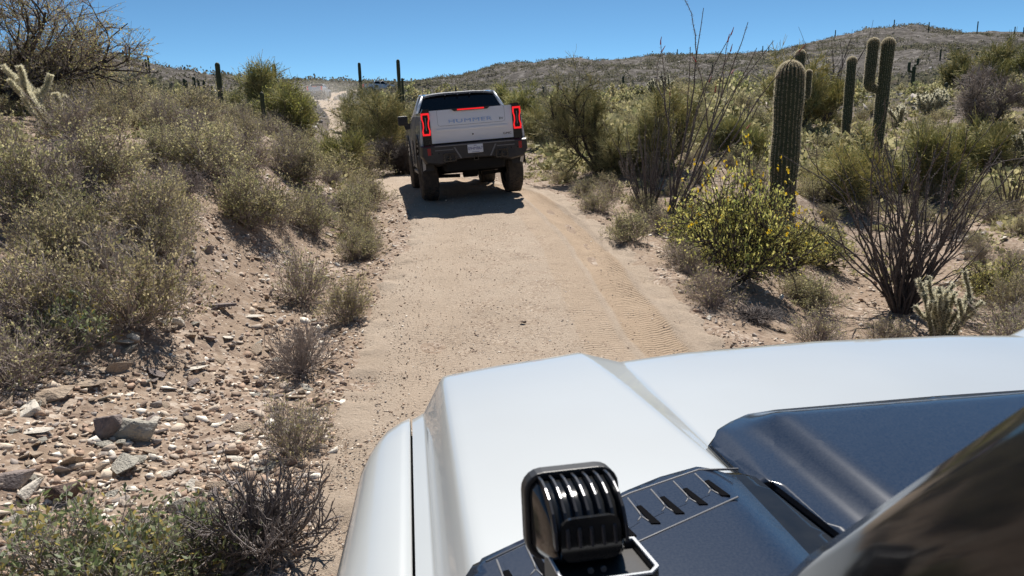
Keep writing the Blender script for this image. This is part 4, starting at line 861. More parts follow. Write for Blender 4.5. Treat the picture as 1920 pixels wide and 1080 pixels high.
# screen, roof, side glass and pillars
A0 = (.2895, .69, ZH - .0); A1 = (.246, .413, 1.85); A2 = (.222, .226, 2.037); A3 = (.235, .12, 2.095)
mir = lambda p: (2 * UC - p[0], p[1], p[2])
ins_ = lambda p, d: (p[0] + d, p[1] - .01, p[2] - .004)
ws = MB(); L_ = [ins_(p, .03) for p in (A0, A1, A2, A3)]; Rr_ = [mir(p) for p in L_]; ws.grid(np.array([[vl(*a), vl(*b)] for a, b in zip(L_, Rr_)])); ws.build('windscreen', M_GLASS, VR)
for sgn in (1, -1):
    q = (lambda p: p) if sgn == 1 else mir
    pil = MB(); P = []
    for (u, v, z), w1 in ((A0, .05), (A1, .05), (A2, .05), (A3, .05)):
        P.append([vl(*q(t)) for t in ((u + .05, v + .002, z), (u + .012, v + .012, z + .006), (u, v, z), (u - .006, v - .03, z - .015), (u - .012, v - .085, z - .035), (u - .004, v - .10, z - .04))])
    pil.grid(np.array(P)); pil.build('windscreen_pillar', M_GBLK, VR)
    sgp = MB(); P = [[vl(*q((A0[0] - .02, .60, ZH - .05))), vl(*q((A1[0] - .012, .33, 1.80))), vl(*q((A3[0] - .004, .04, 2.05)))], [vl(*q((A0[0] - .06, -1.4, ZH - .05))), vl(*q((.25, -1.4, 1.8))), vl(*q((.28, -1.4, 2.05)))]]
    sgp.grid(np.array(P)); sgp.build('side_window', M_GLASS, VR)
rf = MB(); rf.grid(np.array([[vl(u, v, 2.075 + .03 * math.sin((u - .23) / (2 * (UC - .23)) * math.pi)) for u in np.linspace(.23, 2 * UC - .23, 9)] for v in (.13, -.4, -1.0, -1.5)])); rf.build('roof', M_WHITE2, VR)
# square work lamp on its bracket at the base of the pillar
lp = empty('work_lamp', vl(*(0, 0, 0))); lp.parent = VR
r_ = ray(1086, 978); k_ = .70; pw = Vector((r_[0] * k_, r_[1] * k_, CAMZ + r_[2] * k_)); lp.location = Matrix.Rotation(-YV, 4, 'Z') @ (pw - VR.location); lp.rotation_euler = (R(-8), 0, R(3))
lp.parent = None; lp.location = pw; lp.scale = (.94, .94, .94); lp.rotation_euler = (Matrix.Rotation(YV + R(3), 3, 'Z') @ Matrix.Rotation(R(-8), 3, 'X')).to_euler()
tag(lp, 'small square black finned work lamp standing on the bonnet cowl in front of the windscreen', 'work lamp')
b = MB(); o_ = rounded(.096, .088, .020, 5); i_ = rounded(.086, .078, .016, 5); ring_prism(b, o_, i_, .022, .040); b.prism(i_, .024, .030); b.build('bezel', M_BLK, lp, bevel=.0015)
h = MB(); P = []
for y, s, zt in ((.024, .086, .0), (.0, .080, -.001), (-.020, .074, -.006), (-.034, .068, -.016), (-.040, .058, -.03)):
    P.append([(x, y, z + (zt if z > 0 else -zt * .4)) for x, z in rounded(s, s * .86, .012, 3)] + [(rounded(s, s * .86, .012, 3)[0][0], y, rounded(s, s * .86, .012, 3)[0][1] + zt)])
h.grid(np.array(P)); h.prism([(x, z) for x, z in rounded(.056, .04, .01, 3)], -.041, -.036); h.build('housing', M_GBLK, lp)
for k in range(7):
    x = -.033 + k * .011; f = MB(); V = []
    sec = [(.022, .041), (.008, .0415), (-.008, .039), (-.022, .0335), (-.034, .024), (-.042, .010), (-.045, -.006)]
    V = [(x - .0016, y, z) for y, z in sec] + [(x + .0016, y, z) for y, z in sec] + [(x - .0016, y * .8, z * .7) for y, z in sec] + [(x + .0016, y * .8, z * .7) for y, z in sec]; n = len(sec); F = []
    for i in range(n - 1): F += [[i, i + 1, n + i + 1, n + i], [2 * n + i, i, i + 1, 2 * n + i + 1][::-1], [n + i, 3 * n + i, 3 * n + i + 1, n + i + 1][::-1]]
    F += [[0, n, 3 * n, 2 * n], [n - 1, 2 * n - 1, 4 * n - 1, 3 * n - 1]]; f.add(V, F); f.build('cooling_fin', M_FIN if 'M_FIN' in globals() else globals().setdefault('M_FIN', mat('cast_aluminium_black', (.05, .05, .055), .3, metal=.6)), lp, bevel=.0008)
br = MB(); ring_prism(br, [(-.036, -.074), (.044, -.074), (.054, -.064), (.054, .0), (.050, .0), (-.036, .0)], [(-.033, -.071), (.043, -.071), (.0505, -.062), (.0505, -.004), (.048, -.004), (-.033, -.004)], -.15, -.024, axis='z'); br.box(-.034, .050, -.07, .0, -.146, -.14); br.box(-.033, .0505, -.071, .0, -.034, -.030); br.build('bracket', M_BLK, lp, bevel=.0012)
ed_ = MB(); ring_prism(ed_, [(-.036, -.0742), (.044, -.0742), (.0542, -.064), (.0542, .0), (.050, .0), (-.036, .0)], [(-.0335, -.0715), (.0432, -.0715), (.0512, -.0625), (.0512, -.003), (.0485, -.003), (-.0335, -.003)], -.0235, -.0215, axis='z'); ed_.build('bracket_edge', mat('worn_metal', (.6, .62, .64), .35), lp)  # pale strip paints the light caught along the bracket's top edge
st = MB(); st.box(-.02, .02, -.03, .0, -.30, -.10); st.build('bracket_foot', M_BLK, lp)
sc_ = MB(); [sc_.tube([(x, -.046, -.026), (x, -.049, -.026)], .0028, 8) for x in (-.004, .008)]; sc_.build('screw', M_MET, lp)
# ------------------------------------------------------------------ dust raised by the vehicles ahead
dm = bpy.data.materials.new('dust_air'); dm.use_nodes = True; dn = dm.node_tree; dn.nodes.remove(dn.nodes['Principled BSDF']); pv = dn.nodes.new('ShaderNodeVolumePrincipled')
pv.inputs['Color'].default_value = (.93, .88, .8, 1); pv.inputs['Density'].default_value = .012; pv.inputs['Anisotropy'].default_value = .3; dn.links.new(pv.outputs[0], dn.nodes['Material Output'].inputs['Volume'])
import bmesh
for px, d, sx, sy, sz, up in ((612, 92, 4.0, 10, 1.8, .6), (635, 70, 3.2, 9, 1.8, .8)):
    p = at(px, d); bm = bmesh.new(); bmesh.ops.create_icosphere(bm, subdivisions=3, radius=1)
    for v in bm.verts: n3 = 1 + .25 * math.sin(v.co.x * 4 + 1) * math.cos(v.co.z * 5) ; v.co = Vector((v.co.x * sx * n3, v.co.y * sy * n3, v.co.z * sz * n3))
    me = bpy.data.meshes.new('dust'); bm.to_mesh(me); bm.free(); o = link('dust_cloud', me, dm); o.location = p + Vector((0, 0, up)); tag(o, kind='stuff')

# ------------------------------------------------------------------ stones
def stone_proto(seed, npts=13, flat=.55):
    import bmesh
    rng = random.Random(seed); bm = bmesh.new()
    for _ in range(npts):
        v = Vector((rng.gauss(0, 1), rng.gauss(0, 1), rng.gauss(0, 1))).normalized() * rng.uniform(.8, 1.05); bm.verts.new((v.x * rng.uniform(.9, 1.1), v.y * .75, v.z * flat))
    r = bmesh.ops.convex_hull(bm, input=bm.verts[:]); bmesh.ops.delete(bm, geom=[g for g in r['geom_interior'] if isinstance(g, bmesh.types.BMVert)], context='VERTS')
    bmesh.ops.triangulate(bm, faces=bm.faces[:]); bm.verts.index_update()
    V = np.array([v.co[:] for v in bm.verts]) * .5; F = np.array([[v.index for v in f.verts] for f in bm.faces]); bm.free(); return V, F
SP = [stone_proto(i, 10 + i % 5, (.3, .5, .7, .4)[i % 4]) for i in range(14)]
M_STONE = mat('stone_chip', (0.400, 0.326, 0.262), .9, spec=.25, island=[(0.478, 0.360, 0.262), (0.359, 0.257, 0.194), (0.625, 0.521, 0.414), (0.266, 0.196, 0.151), (0.440, 0.365, 0.297), (0.798, 0.732, 0.635), (0.413, 0.292, 0.214), (0.346, 0.298, 0.262)], bump=(60, .5, .01))
def rot_many(rng, n, tilt=.5):
    a = rng.uniform(0, 2 * math.pi, n); ax = rng.normal(0, tilt, n); ay = rng.normal(0, tilt, n)
    ca, sa, cx_, sx, cy_, sy = np.cos(a), np.sin(a), np.cos(ax), np.sin(ax), np.cos(ay), np.sin(ay); z = np.zeros(n); o = np.ones(n)
    Rz = np.stack([ca, -sa, z, sa, ca, z, z, z, o], 1).reshape(n, 3, 3); Rx = np.stack([o, z, z, z, cx_, -sx, z, sx, cx_], 1).reshape(n, 3, 3); Ry = np.stack([cy_, z, sy, z, o, z, -sy, z, cy_], 1).reshape(n, 3, 3)
    return Rz @ Rx @ Ry
def scatter_stones(name, x, y, z, size, rng, protos=SP, material=M_STONE, tilt=.45):
    Vs = []; Fs = []; b = 0; k = rng.integers(0, len(protos), len(x)); Rm = rot_many(rng, len(x), tilt)
    for i, (V, F) in enumerate(protos):
        m = np.where(k == i)[0]
        if not len(m): continue
        W = np.einsum('nij,vj->nvi', Rm[m], V) * size[m][:, None, None] + np.stack([x[m], y[m], z[m]], 1)[:, None]
        Vs.append(W.reshape(-1, 3)); Fs.append((F[None] + (np.arange(len(m)) * len(V))[:, None, None] + b).reshape(-1, 3)); b += len(m) * len(V)
    o = link(name, npmesh(name, np.concatenate(Vs), np.concatenate(Fs)), material); tag(o, kind='stuff'); return o
rng = np.random.default_rng(3)
def cand(n, d0, d1, a0, a1, p=1.0):
    d = d0 * (d1 / d0) ** (rng.random(n) ** p); a = R(a0) + (R(a1) - R(a0)) * rng.random(n); return d * np.sin(a), d * np.cos(a)
gx, gy = cand(125000, 1.6, 26, -60, 56); s_, _ = road_near(gx, gy); off = np.abs(s_) - RW
keep = (off > 0) & (rng.random(len(gx)) < np.clip(.3 + fbm(gx, gy, 1.1, 3) * 1.2 + .65 * (s_ < 0), .08, 1)); gx, gy = gx[keep], gy[keep]
gz = height(gx, gy); size = np.clip(np.exp(rng.normal(-3.25, .55, len(gx))), .012, .15)
scatter_stones('gravel', gx, gy, gz + size * .05, size, rng)
px_, py_ = cand(48000, 3.2, 26, -22, 22); s_, rz_ = road_near(px_, py_); keep = (np.abs(s_) < RW + .25) & (rng.random(len(px_)) < np.clip(.35 + np.exp(-(s_ / .55) ** 2) * .3 + np.exp(-((s_ + 1.6) / .35) ** 2) * .9 + fbm(px_, py_, .8, 2) * .6, 0.03, 1)); px_, py_, rz_, s_ = px_[keep], py_[keep], rz_[keep], s_[keep]
size = np.clip(np.exp(rng.normal(-4.3, .42, len(px_))), .006, .04)
def road_surface(x, y):
    s, z = road_near(x, y); return z + .012 - np.clip(np.abs(s) - 1.72, 0, 9) * .35 + fbm(x, y, .35, 3) * .014 + fbm(x, y, 1.6, 2) * .03
scatter_stones('road_pebbles', px_, py_, np.maximum(road_surface(px_, py_), height(px_, py_)) + .001, size, rng)
# single rocks
ROCK_ME = []
M_ROCKS = [mat('grey_rock', (.29, .27, .225), .85, noise=(5, (.42, .39, .33), 5, .25), bump=(14, .9, .03)), mat('tan_rock', (.28, .205, .145), .85, noise=(6, (.40, .32, .24), 5, .25), bump=(16, .9, .02)),
           mat('pale_rock', (.50, .45, .38), .85, noise=(6, (.62, .57, .49), 5, .25), bump=(16, .7, .02)), mat('brown_rock', (.075, .048, .038), .8, noise=(6, (.13, .085, .065), 5, .25), bump=(16, .9, .02)), mat('purple_rock', (.17, .135, .12), .85, noise=(6, (.27, .22, .2), 5, .25), bump=(18, .9, .02))]
def rock_mesh(i, mi):
    V, F = SP[i]; import bmesh
    bm = bmesh.new(); vs = [bm.verts.new(v) for v in V]; [bm.faces.new([vs[k] for k in f]) for f in F]
    bmesh.ops.bevel(bm, geom=bm.edges[:], offset=.02, segments=1, affect='EDGES'); bmesh.ops.recalc_face_normals(bm, faces=bm.faces[:]); me = bpy.data.meshes.new('rock'); bm.to_mesh(me); bm.free(); me.materials.append(M_ROCKS[mi]); return me
RKM = {(i, m): None for i in range(14) for m in range(5)}
def rock(p, size, i, mi, label, rz=0, tx=0, ty=0, group=None, sink=.12):
    if RKM[(i, mi)] is None: RKM[(i, mi)] = rock_mesh(i, mi)
    o = link('rock', RKM[(i, mi)]); s = size if hasattr(size, '__len__') else (size, size, size); o.scale = s; o.rotation_euler = (tx, ty, rz); o.location = Vector(p) + Vector((0, 0, s[2] * (.2 - sink))); tag(o, label, 'rock', group); return o
def hr(px, py, *a, **k):
    p = hit(px, py)
    if p is not None: return rock(p, *a, **k)
hr(268, 820, (.50, .40, .42), 6, 0, 'large pale grey cracked boulder, biggest stone on the left slope', rz=.4, ty=.1)
hr(208, 812, (0.32, 0.30, 0.41), 6, 4, 'purplish stone leaning on the left side of the large pale grey boulder', rz=1.2)
hr(104, 752, (0.37, 0.30, 0.34), 4, 1, 'tan block up the slope to the left of the large grey boulder', rz=.7, tx=.4)
hr(150, 722, (0.43, 0.30, 0.20), 0, 1, 'flat tan slab above the tan block on the left slope', rz=.2)
hr(55, 772, (0.38, 0.30, 0.22), 3, 2, 'pale slab at the far left edge of the stony slope', rz=1.9)
hr(64, 812, (0.27, 0.18, 0.09), 0, 2, 'bright white flat stone below the pale slab on the left', rz=.3)
hr(236, 880, (0.29, 0.26, 0.31), 5, 0, 'grey rounded stone below the large pale grey boulder', rz=2)
hr(120, 935, (0.21, 0.21, 0.41), 9, 3, 'dark brown upright stone near the bottom left', rz=.6, tx=.5)
hr(70, 930, (0.32, 0.24, 0.24), 11, 2, 'pale angular stone left of the dark brown upright one', rz=1.5)
hr(30, 905, (0.32, 0.30, 0.29), 7, 4, 'purplish block near the left edge, above the green plant', rz=.1)
hr(405, 578, (0.54, 0.30, 0.17), 3, 4, 'dark layered slab in the middle of the stony slope', rz=.1)
hr(470, 594, (0.32, 0.20, 0.09), 0, 2, 'bright flat stone right of the dark layered slab', rz=.1)
hr(362, 694, (0.35, 0.21, 0.12), 4, 2, 'pale flat stone on the slope above the big boulder', rz=.4)
hr(215, 694, (0.32, 0.22, 0.24), 10, 1, 'brown striped stone above the flat tan slab', rz=.9)
hr(230, 660, (0.27, 0.22, 0.24), 2, 0, 'grey stone behind the brown striped one on the left slope', rz=.9)
hr(362, 482, (0.24, 0.20, 0.17), 6, 2, 'small pale block between the shrubs on the left slope', rz=.3)
hr(388, 470, (0.26, 0.21, 0.20), 10, 4, 'grey block beside the small pale block between the shrubs', rz=1.3)
hr(280, 1000, (0.32, 0.21, 0.20), 13, 4, 'dark stone behind the green leafy plant at the bottom', rz=2.2)
hr(508, 372, (0.40, 0.30, 0.20), 3, 2, 'pale slab under the shrubs beside the far left verge', rz=.8)
ps = hit(981, 616); rock((ps.x, ps.y, roadz(ps.x, ps.y)), (.085, .06, .07), 5, 3, 'small dark stone lying alone in the middle of the road', sink=-.05)
hr(1893, 395, (0.90, 0.60, 0.62), 6, 3, 'reddish brown boulder on the right hillside', rz=.8)
hr(1830, 378, (0.50, 0.40, 0.40), 10, 4, 'dark boulder left of the reddish brown one on the hillside', rz=.8)
hr(1780, 655, (0.16, 0.12, 0.10), 3, 2, 'pale stone below the spiny cholla on the right')
def scatter_rocks(n, box, s0, s1, label, group, far=40, mis=(1, 4, 0, 1, 2)):
    k = 0; t = 0
    while k < n and t < n * 6:
        t += 1; px, py = rng.uniform(box[0], box[2]), rng.uniform(box[1], box[3]); p = hit(px, py, far)
        if p is None: continue
        s, _ = road_near(np.array([p.x]), np.array([p.y]))
        if abs(s[0]) < RW + .15: continue
        q = rng.uniform(s0, s1); rock(p, (q, q * rng.uniform(.6, 1), q * rng.uniform(.35, .8)), int(rng.integers(14)), int(rng.choice(mis)), label, rz=rng.uniform(0, 6), tx=rng.normal(0, .3), ty=rng.normal(0, .3), group=group); k += 1
scatter_rocks(150, (0, 600, 640, 1000), .09, .22, 'angular tan or grey stone strewn on the near left slope', 'stones strewn on the near left slope')
scatter_rocks(60, (0, 440, 660, 610), .09, .22, 'stone lying between the shrubs on the upper left slope', 'stones between the left slope shrubs')
scatter_rocks(45, (1120, 420, 1500, 650), .07, .15, 'pale stone chip on the right road shoulder', 'stone chips on the right road shoulder', mis=(2, 1, 4, 2))
scatter_rocks(30, (1750, 230, 1920, 560), .15, .45, 'rough stone on the slope at the right edge', 'stones on the right hillside', mis=(2, 1, 4, 2))
# ------------------------------------------------------------------ shrubs near the left side
def hs(kind, px, py, wpx, label, cat='shrub', hk=1.0, name='desert_shrub', group=None, d=None):
    """kind of shrub with its foot at a point of the photo and a width in the photo's pixels"""
    p = at(px, d) if d else hit(px, py)
    if p is None: return None
    dist = math.hypot(p.x, p.y, p.z - CAMZ); wm = wpx / FPX * dist
    return put_shrub(name, kind, p, (wm, wm, wm * hk), rng.uniform(0, 6.28), label, cat, group)
LS = [
 (P_BRI[0], 470, 418, 200, 'broad olive shrub with dark twiggy base in the middle of the left slope', 1.1),
 (P_BRI[1], 285, 440, 210, 'wide olive shrub left of the one with the dark twiggy base', 1.1),
 (P_BRI[2], 590, 438, 130, 'round olive tuft shrub near the left verge behind the stony patch', 1.2),
 (P_BRI[3], 692, 335, 110, 'olive shrub where the verge meets the truck shadow', 1.1),
 (P_BRI[0], 668, 400, 90, 'narrow olive shrub on the left verge of the road', 1.4),
 (P_BRI[1], 675, 480, 80, 'small olive shrub at the road edge behind the green one', 1.5),
 (P_HALF[0], 570, 565, 140, 'dark stemmed sparse shrub beside the stony patch', 1.5),
 (P_BRI[2], 650, 598, 130, 'green grey shrub casting a black shadow on the left road edge', 1.25),
 (P_DRYS[1], 565, 700, 170, 'dark bare twiggy bush between the stones and the road', 1.25),
 (P_HALF[1], 560, 850, 175, 'thin green bush at the road edge above the dead one', 1.3),
 (P_DRYS[0], 500, 1035, 290, 'large dead grey bush with bare tangled branches at the bottom', 1.25),
 (P_DRYS[2], 400, 1010, 200, 'low dead twig tangle left of the large dead grey bush', .9),
 (P_BRI[3], 250, 610, 250, 'grey green shrub above the stony slope on the left', 1.2),
 (P_HALF[2], 120, 620, 240, 'half bare shrub at the left beside the grey green one', 1.0),
 (P_BRI[0], 40, 600, 260, 'large grey green shrub cut by the left edge', 1.1),
 (P_HALF[0], 30, 720, 220, 'brown twiggy shrub low at the left edge', 1.0),
 (P_DRYS[2], 180, 500, 190, 'pale dry grass like bush with white stems on the left', .9),
 (P_BRI[1], 40, 400, 220, 'yellowish shrub at the left edge below the bare soil', 1.2),
 (P_BRI[2], 200, 350, 190, 'yellow green shrub below the cholla on the left', 1.05),
 (P_BRI[3], 380, 330, 190, 'olive shrub on the left slope above the two wide ones', 1.0),
 (P_BRI[1], 560, 340, 130, 'olive shrub above the pale slab near the left verge', 1.1),
 (P_BRI[0], 130, 440, 160, 'small olive shrub behind the pale dry bush on the left', 1.0),
]
for k, px, py, wpx, lb, hk in LS: hs(k, px, py, wpx, lb, hk=hk)
for px, py, wpx, lb in [(110, 1085, 300, 'green leafy brittlebush at the bottom left corner'), (330, 1090, 300, 'green leafy brittlebush beside the dead bush at the bottom'), (215, 1150, 300, 'green leafy plant low between two others at the bottom')]:
    hs(P_GRN[px % 2], px, py, wpx, lb, 'plant', .95, name='leafy_plant')
hs(P_GRN[0], 150, 660, 150, 'bright green sprig plant standing in the brown twigs at the left', 'plant', 1.4, name='leafy_plant')
placed = []
def fill(n, d0, d1, px0, px1, kinds, s0, s1, label, group, name='desert_shrub', cat='shrub', gap=.55, hk=(.9, 1.3), bare=None, away=.35, p=1.0):
    k = 0; t = 0
    while k < n and t < n * 12:
        t += 1; d = (d0 ** p + (d1 ** p - d0 ** p) * rng.random()) ** (1 / p); px = rng.uniform(px0, px1); q = at(px, d)
        s, _ = road_near(np.array([q.x]), np.array([q.y])); sz = rng.uniform(s0, s1)
        if abs(s[0]) < RW + away + sz * .3: continue
        u, v = pix(q)
        if bare and any(b[0] < u < b[2] and b[1] < v < b[3] for b in bare): continue
        if any((q.x - a) ** 2 + (q.y - b) ** 2 < (gap * (sz + c) / 1) ** 2 for a, b, c in placed): continue
        placed.append((q.x, q.y, sz)); put_shrub(name, kinds[int(rng.integers(len(kinds)))], q, (sz, sz, sz * rng.uniform(*hk)), rng.uniform(0, 6.28), label, cat, group); k += 1
BARE = [(0, 170, 120, 300), (330, 430, 660, 1080), (0, 560, 660, 1080), (500, 330, 570, 400)]
fill(75, 8, 16, -60, 690, P_BRI + P_HALF + P_DRYS[1:2], .7, 1.25, 'olive shrub in the thick cover on the left slope', 'olive shrubs covering the left slope', bare=BARE, gap=.37)
fill(65, 15, 30, -60, 740, P_BRIL + P_HALF[:2], .9, 1.5, 'olive shrub high on the left slope', 'olive shrubs high on the left slope', bare=BARE[:1] + [(590, 150, 668, 290)], gap=.36)
# right side, near
RS = [
 (P_BRI[1], 1180, 452, 115, 'round olive bush on the right road shoulder', 1.1), (P_BRI[3], 1125, 398, 95, 'yellowish bush on the right shoulder behind the round olive one', .9),
 (P_BRI[2], 1090, 368, 70, 'low olive bush on the right shoulder near the truck wheel', .9), (P_HALF[1], 1335, 575, 135, 'grey green bush with dark twigs below the yellow flowering bush', 1.2),
 (P_BRI[0], 1500, 560, 105, 'small grey green bush between flowering bush and ocotillo', 1.0), (P_HALF[2], 1530, 648, 140, 'brownish grass like bush just above the bonnet edge', 1.0),
 (P_HALF[0], 1660, 640, 120, 'dry grey bush in front of the big ocotillo', .8), (P_HALF[1], 1890, 640, 150, 'dry bush right of the spiny cholla at the right edge', .9),
 (P_BRI[3], 1050, 345, 80, 'green bush beside the right rear wheel', .8), (P_HALF[2], 1280, 500, 120, 'bare stemmed bush left of the flowering bush', 1.0), (P_DRYS[0], 1410, 600, 120, 'bare twigs on the ground right of the grey green bush', .5),
]
for k, px, py, wpx, lb, hk in RS: hs(k, px, py, wpx, lb, hk=hk)
hs(P_CRE[0], 1375, 525, 260, 'yellow flowering bush on the right verge in front of the tall saguaro', hk=1.55, name='flowering_bush', cat='bush')
hs(P_CRE[1], 1310, 470, 150, 'lower left yellow flowering bush beside the thick ocotillo stems', hk=1.1, name='flowering_bush', cat='bush')
hs(P_CRE[0], 1470, 505, 170, 'green flowering bush at the foot of the tall saguaro', hk=1.2, name='flowering_bush', cat='bush')
hs(P_CRE[1], 1540, 500, 130, 'olive bush between the tall saguaro and the big ocotillo', hk=1.0, name='flowering_bush', cat='bush')
hs(P_CRE[0], 1870, 560, 150, 'yellow green bush at the right edge behind the cholla', hk=.8, name='flowering_bush', cat='bush')
fr = np.random.default_rng(8)
for fb in [o for o in bpy.data.objects if o.name.startswith('flowering_bush')][:3]:
    s = fb.scale; th = fr.uniform(0, 6.28, 60); ph = fr.uniform(.35, 1, 60); C = np.stack([np.cos(th) * np.sqrt(1 - ph ** 2) * .5, np.sin(th) * np.sqrt(1 - ph ** 2) * .5, ph * .6], 1) * fr.uniform(.75, 1.1, 60)[:, None]
    C = np.repeat(C, 4, 0) + fr.normal(0, .004, (240, 3)); v, f = leaf_arrays(fr, C, .017, .8); [link('flower', npmesh('flower', v[i * 16:i * 16 + 16], f[:4]), M_FLOWER, fb) for i in range(60)]
fill(80, 9.5, 20, 1120, 2040, P_BRI + P_HALF, .5, 1.0, 'low olive or twiggy bush on the near right slope', 'low bushes on the near right slope', gap=.6, bare=[(1540, 480, 1830, 660)])
fill(110, 19, 46, 1010, 2060, P_BRIL, .7, 1.5, 'low bush dotting the slope behind the saguaros', 'low bushes on the slope behind the saguaros', gap=.6, p=1.5)
fill(60, 28, 75, 560, 1200, P_FAR, 1.4, 2.6, 'bush on the low ridge behind the truck', 'bushes on the low ridge behind the truck', name='ridge_bush', gap=.5, p=1.5, bare=[(585, 150, 668, 330)])
fill(50, 45, 85, 1200, 2060, P_FAR, 1.3, 2.6, 'bush on the far side of the wash at the right', 'bushes on the far side of the wash', name='ridge_bush', gap=.6, p=1.5)
fill(60, 40, 120, -80, 560, P_FAR, 1.2, 2.2, 'bush on the hill behind the left slope', 'bushes on the hill behind the left slope', name='ridge_bush', gap=.7, p=1.5)
# the far hills: brush no one could count
def brush(name, n, d0, d1, a0, a1, s0, s1, leafmat, nq=34, p=1.4):
    d = (d0 ** p + (d1 ** p - d0 ** p) * rng.random(n)) ** (1 / p); a = R(a0) + (R(a1) - R(a0)) * rng.random(n); x, y = d * np.sin(a), d * np.cos(a)
    s, _ = road_near(x, y); k = (np.abs(s) > 2.8) & (rng.random(n) < np.clip(.55 + fbm(x, y, 22, 3) * 1.3, .12, 1)); x, y = x[k], y[k]; z = height(x, y); n = len(x); sz = rng.uniform(s0, s1, n) * rng.uniform(.6, 1.2, n)
    D = dome_dirs(rng, n * nq, .02).reshape(n, nq, 3) * rng.uniform(.45, 1, (n, nq, 1)); D[..., 2] *= .8
    C = D * sz[:, None, None] * .5 + np.stack([x, y, z - .04], 1)[:, None]; v, f = leaf_arrays(rng, C.reshape(-1, 3), np.repeat(sz, nq) * .2, .6); o = link(name, npmesh(name, v, f), leafmat); tag(o, kind='stuff'); return o
M_FARB = mat('hill_brush', (0.138, 0.138, 0.086), .9, island=[(0.138, 0.138, 0.086), (0.184, 0.173, 0.115), (0.104, 0.104, 0.069), (0.219, 0.202, 0.144), (0.150, 0.132, 0.104)], trans=.45)
brush('hill_brush', 30000, 75, 350, -38, 40, 1.0, 3.0, M_FARB, nq=20)
brush('hill_brush', 8000, 38, 130, -40, 40, .5, 1.5, M_FARB, nq=24)
brush('ground_brush', 9500, 12, 60, -42, 42, .2, .6, M_LEAF, nq=40)
brush('slope_brush', 5500, 19, 95, 3, 43, .5, 1.4, M_LEAF, nq=60)
bx, by = cand(9000, 40, 330, -36, 40, .7); bz = height(bx, by); scatter_stones('hill_stones', bx, by, bz, np.clip(np.exp(rng.normal(-.9, .5, len(bx))), .15, 1.6), rng, material=mat('hill_stone', (.3, .26, .23), .95, island=[(.2, .165, .15), (.36, .32, .29), (.48, .45, .42), (.27, .23, .2)]))
# ------------------------------------------------------------------ saguaros
def sg(px, d, hpx, wpx, label, **k):
    """saguaro at distance d under picture column px, top hpx above the foot"""
    p = at(px, d); dist = math.hypot(p.x, p.y); return saguaro('saguaro', p, hpx / FPX * dist, max(.5 * wpx / FPX * dist, .06), label, **k)
def sgt(px, top, d, wpx, label, **k):
    """height chosen so that the tip reaches picture row top"""
    p = at(px, d); r = ray(px, top); kk = d / math.hypot(r[0], r[1]); h = CAMZ + r[2] * kk - p.z; return saguaro('saguaro', p, max(h, .5), .5 * wpx / FPX * d, label, **k)
sgt(1470, 115, 14.3, 46, 'thick ribbed saguaro standing behind the yellow flowering bush', ribs=22, spines=3, lean=(.03, 0), base=.95, seed=1)
sgt(1489, 94, 27, 16, 'slim saguaro rising behind the thick ribbed one', ribs=18, spines=2, seed=2, arms=[(0, 1.6, .32, 2.55, .09)])
sgt(1582, 107, 30, 15, 'single straight saguaro between the thick one and the armed one', ribs=18, spines=2, base=.75, seed=3, lean=(.03, 0))
sgt(1640, 72, 24, 19.5, 'tall saguaro with one big upright arm on its left side', ribs=20, spines=2, base=.85, seed=4, lean=(.12, 0), arms=[(math.pi, 2.15, .42, 3.55, .145)])
sgt(1698, 124, 78, 5.5, 'small armed saguaro beyond the wash right of the tall armed one', ribs=12, seed=5, arms=[(math.pi, 1.8, .45, 2.7, .13), (0, 2.4, .3, 3.0, .1)])
sgt(1760, 155, 60, 6, 'short post like saguaro on the ridge behind the pale cholla', ribs=12, seed=6)
for i, (px, top, d, w_, lb) in enumerate([(426, 117, 26, 8.5, 'black looking saguaro leaning left on the left skyline, tallest left of the truck'), (529, 120, 34, 6.5, 'thin saguaro on the skyline above the dark green tree'), (502, 172, 21, 7, 'short saguaro stump in front of the dark green tree'),
        (685, 117, 70, 5.5, 'saguaro on the crest beside the distant white truck'), (756, 111, 46, 6.5, 'tall thin saguaro on the ridge just left of the truck roof'), (762, 146, 47, 4.5, 'shorter saguaro touching the tall thin one left of the truck'),
        (362, 147, 60, 5, 'small saguaro on the left skyline right of the hill'), (222, 147, 60, 3.5, 'small saguaro stub below the left hill top'), (366, 150, 62, 3, 'thin saguaro beside the small one on the left skyline'),
        (998, 180, 45, 5, 'left one of the touching saguaro pair right of the truck'), (1003, 178, 45.6, 5, 'right one of the touching saguaro pair right of the truck'), (1047, 155, 70, 4.5, 'saguaro on the flat behind the palo verde right of the truck'),
        (1058, 163, 72, 3.5, 'short saguaro next to the one behind the palo verde'), (1064, 163, 74, 3.5, 'rightmost of the three saguaros behind the palo verde'), (1167, 142, 80, 4, 'lone saguaro in front of the grey hill, right of the palo verde'),
        (1020, 162, 110, 2.5, 'faint saguaro low on the grey hill right of the truck'), (1092, 165, 110, 2.5, 'faint saguaro on the hill foot behind the palo verde')]):
    sgt(px, top, d, w_, lb, ribs=12 if d > 40 else 16, seed=20 + i, lean=(-.0, 0))
for i, (px, d, hh) in enumerate([(210, 148, 2.6), (217, 148, 2.4), (262, 143, 3.2), (296, 136, 3.0), (301, 136, 3.8), (388, 118, 2.6), (398, 118, 2.8), (380, 90, 2.4), (412, 118, 2.2), (152, 140, 2.0)]):
    saguaro('saguaro', at(px, d), hh * .9, .16, 'small saguaro on the hill line behind the left slope', group='saguaros on the left hill line', ribs=10, seed=40 + i, arms=[(math.pi, 1.2, .5, 2.2, .13), (0, 1.0, .45, 2.0, .12)] if i in (2, 3) else ())
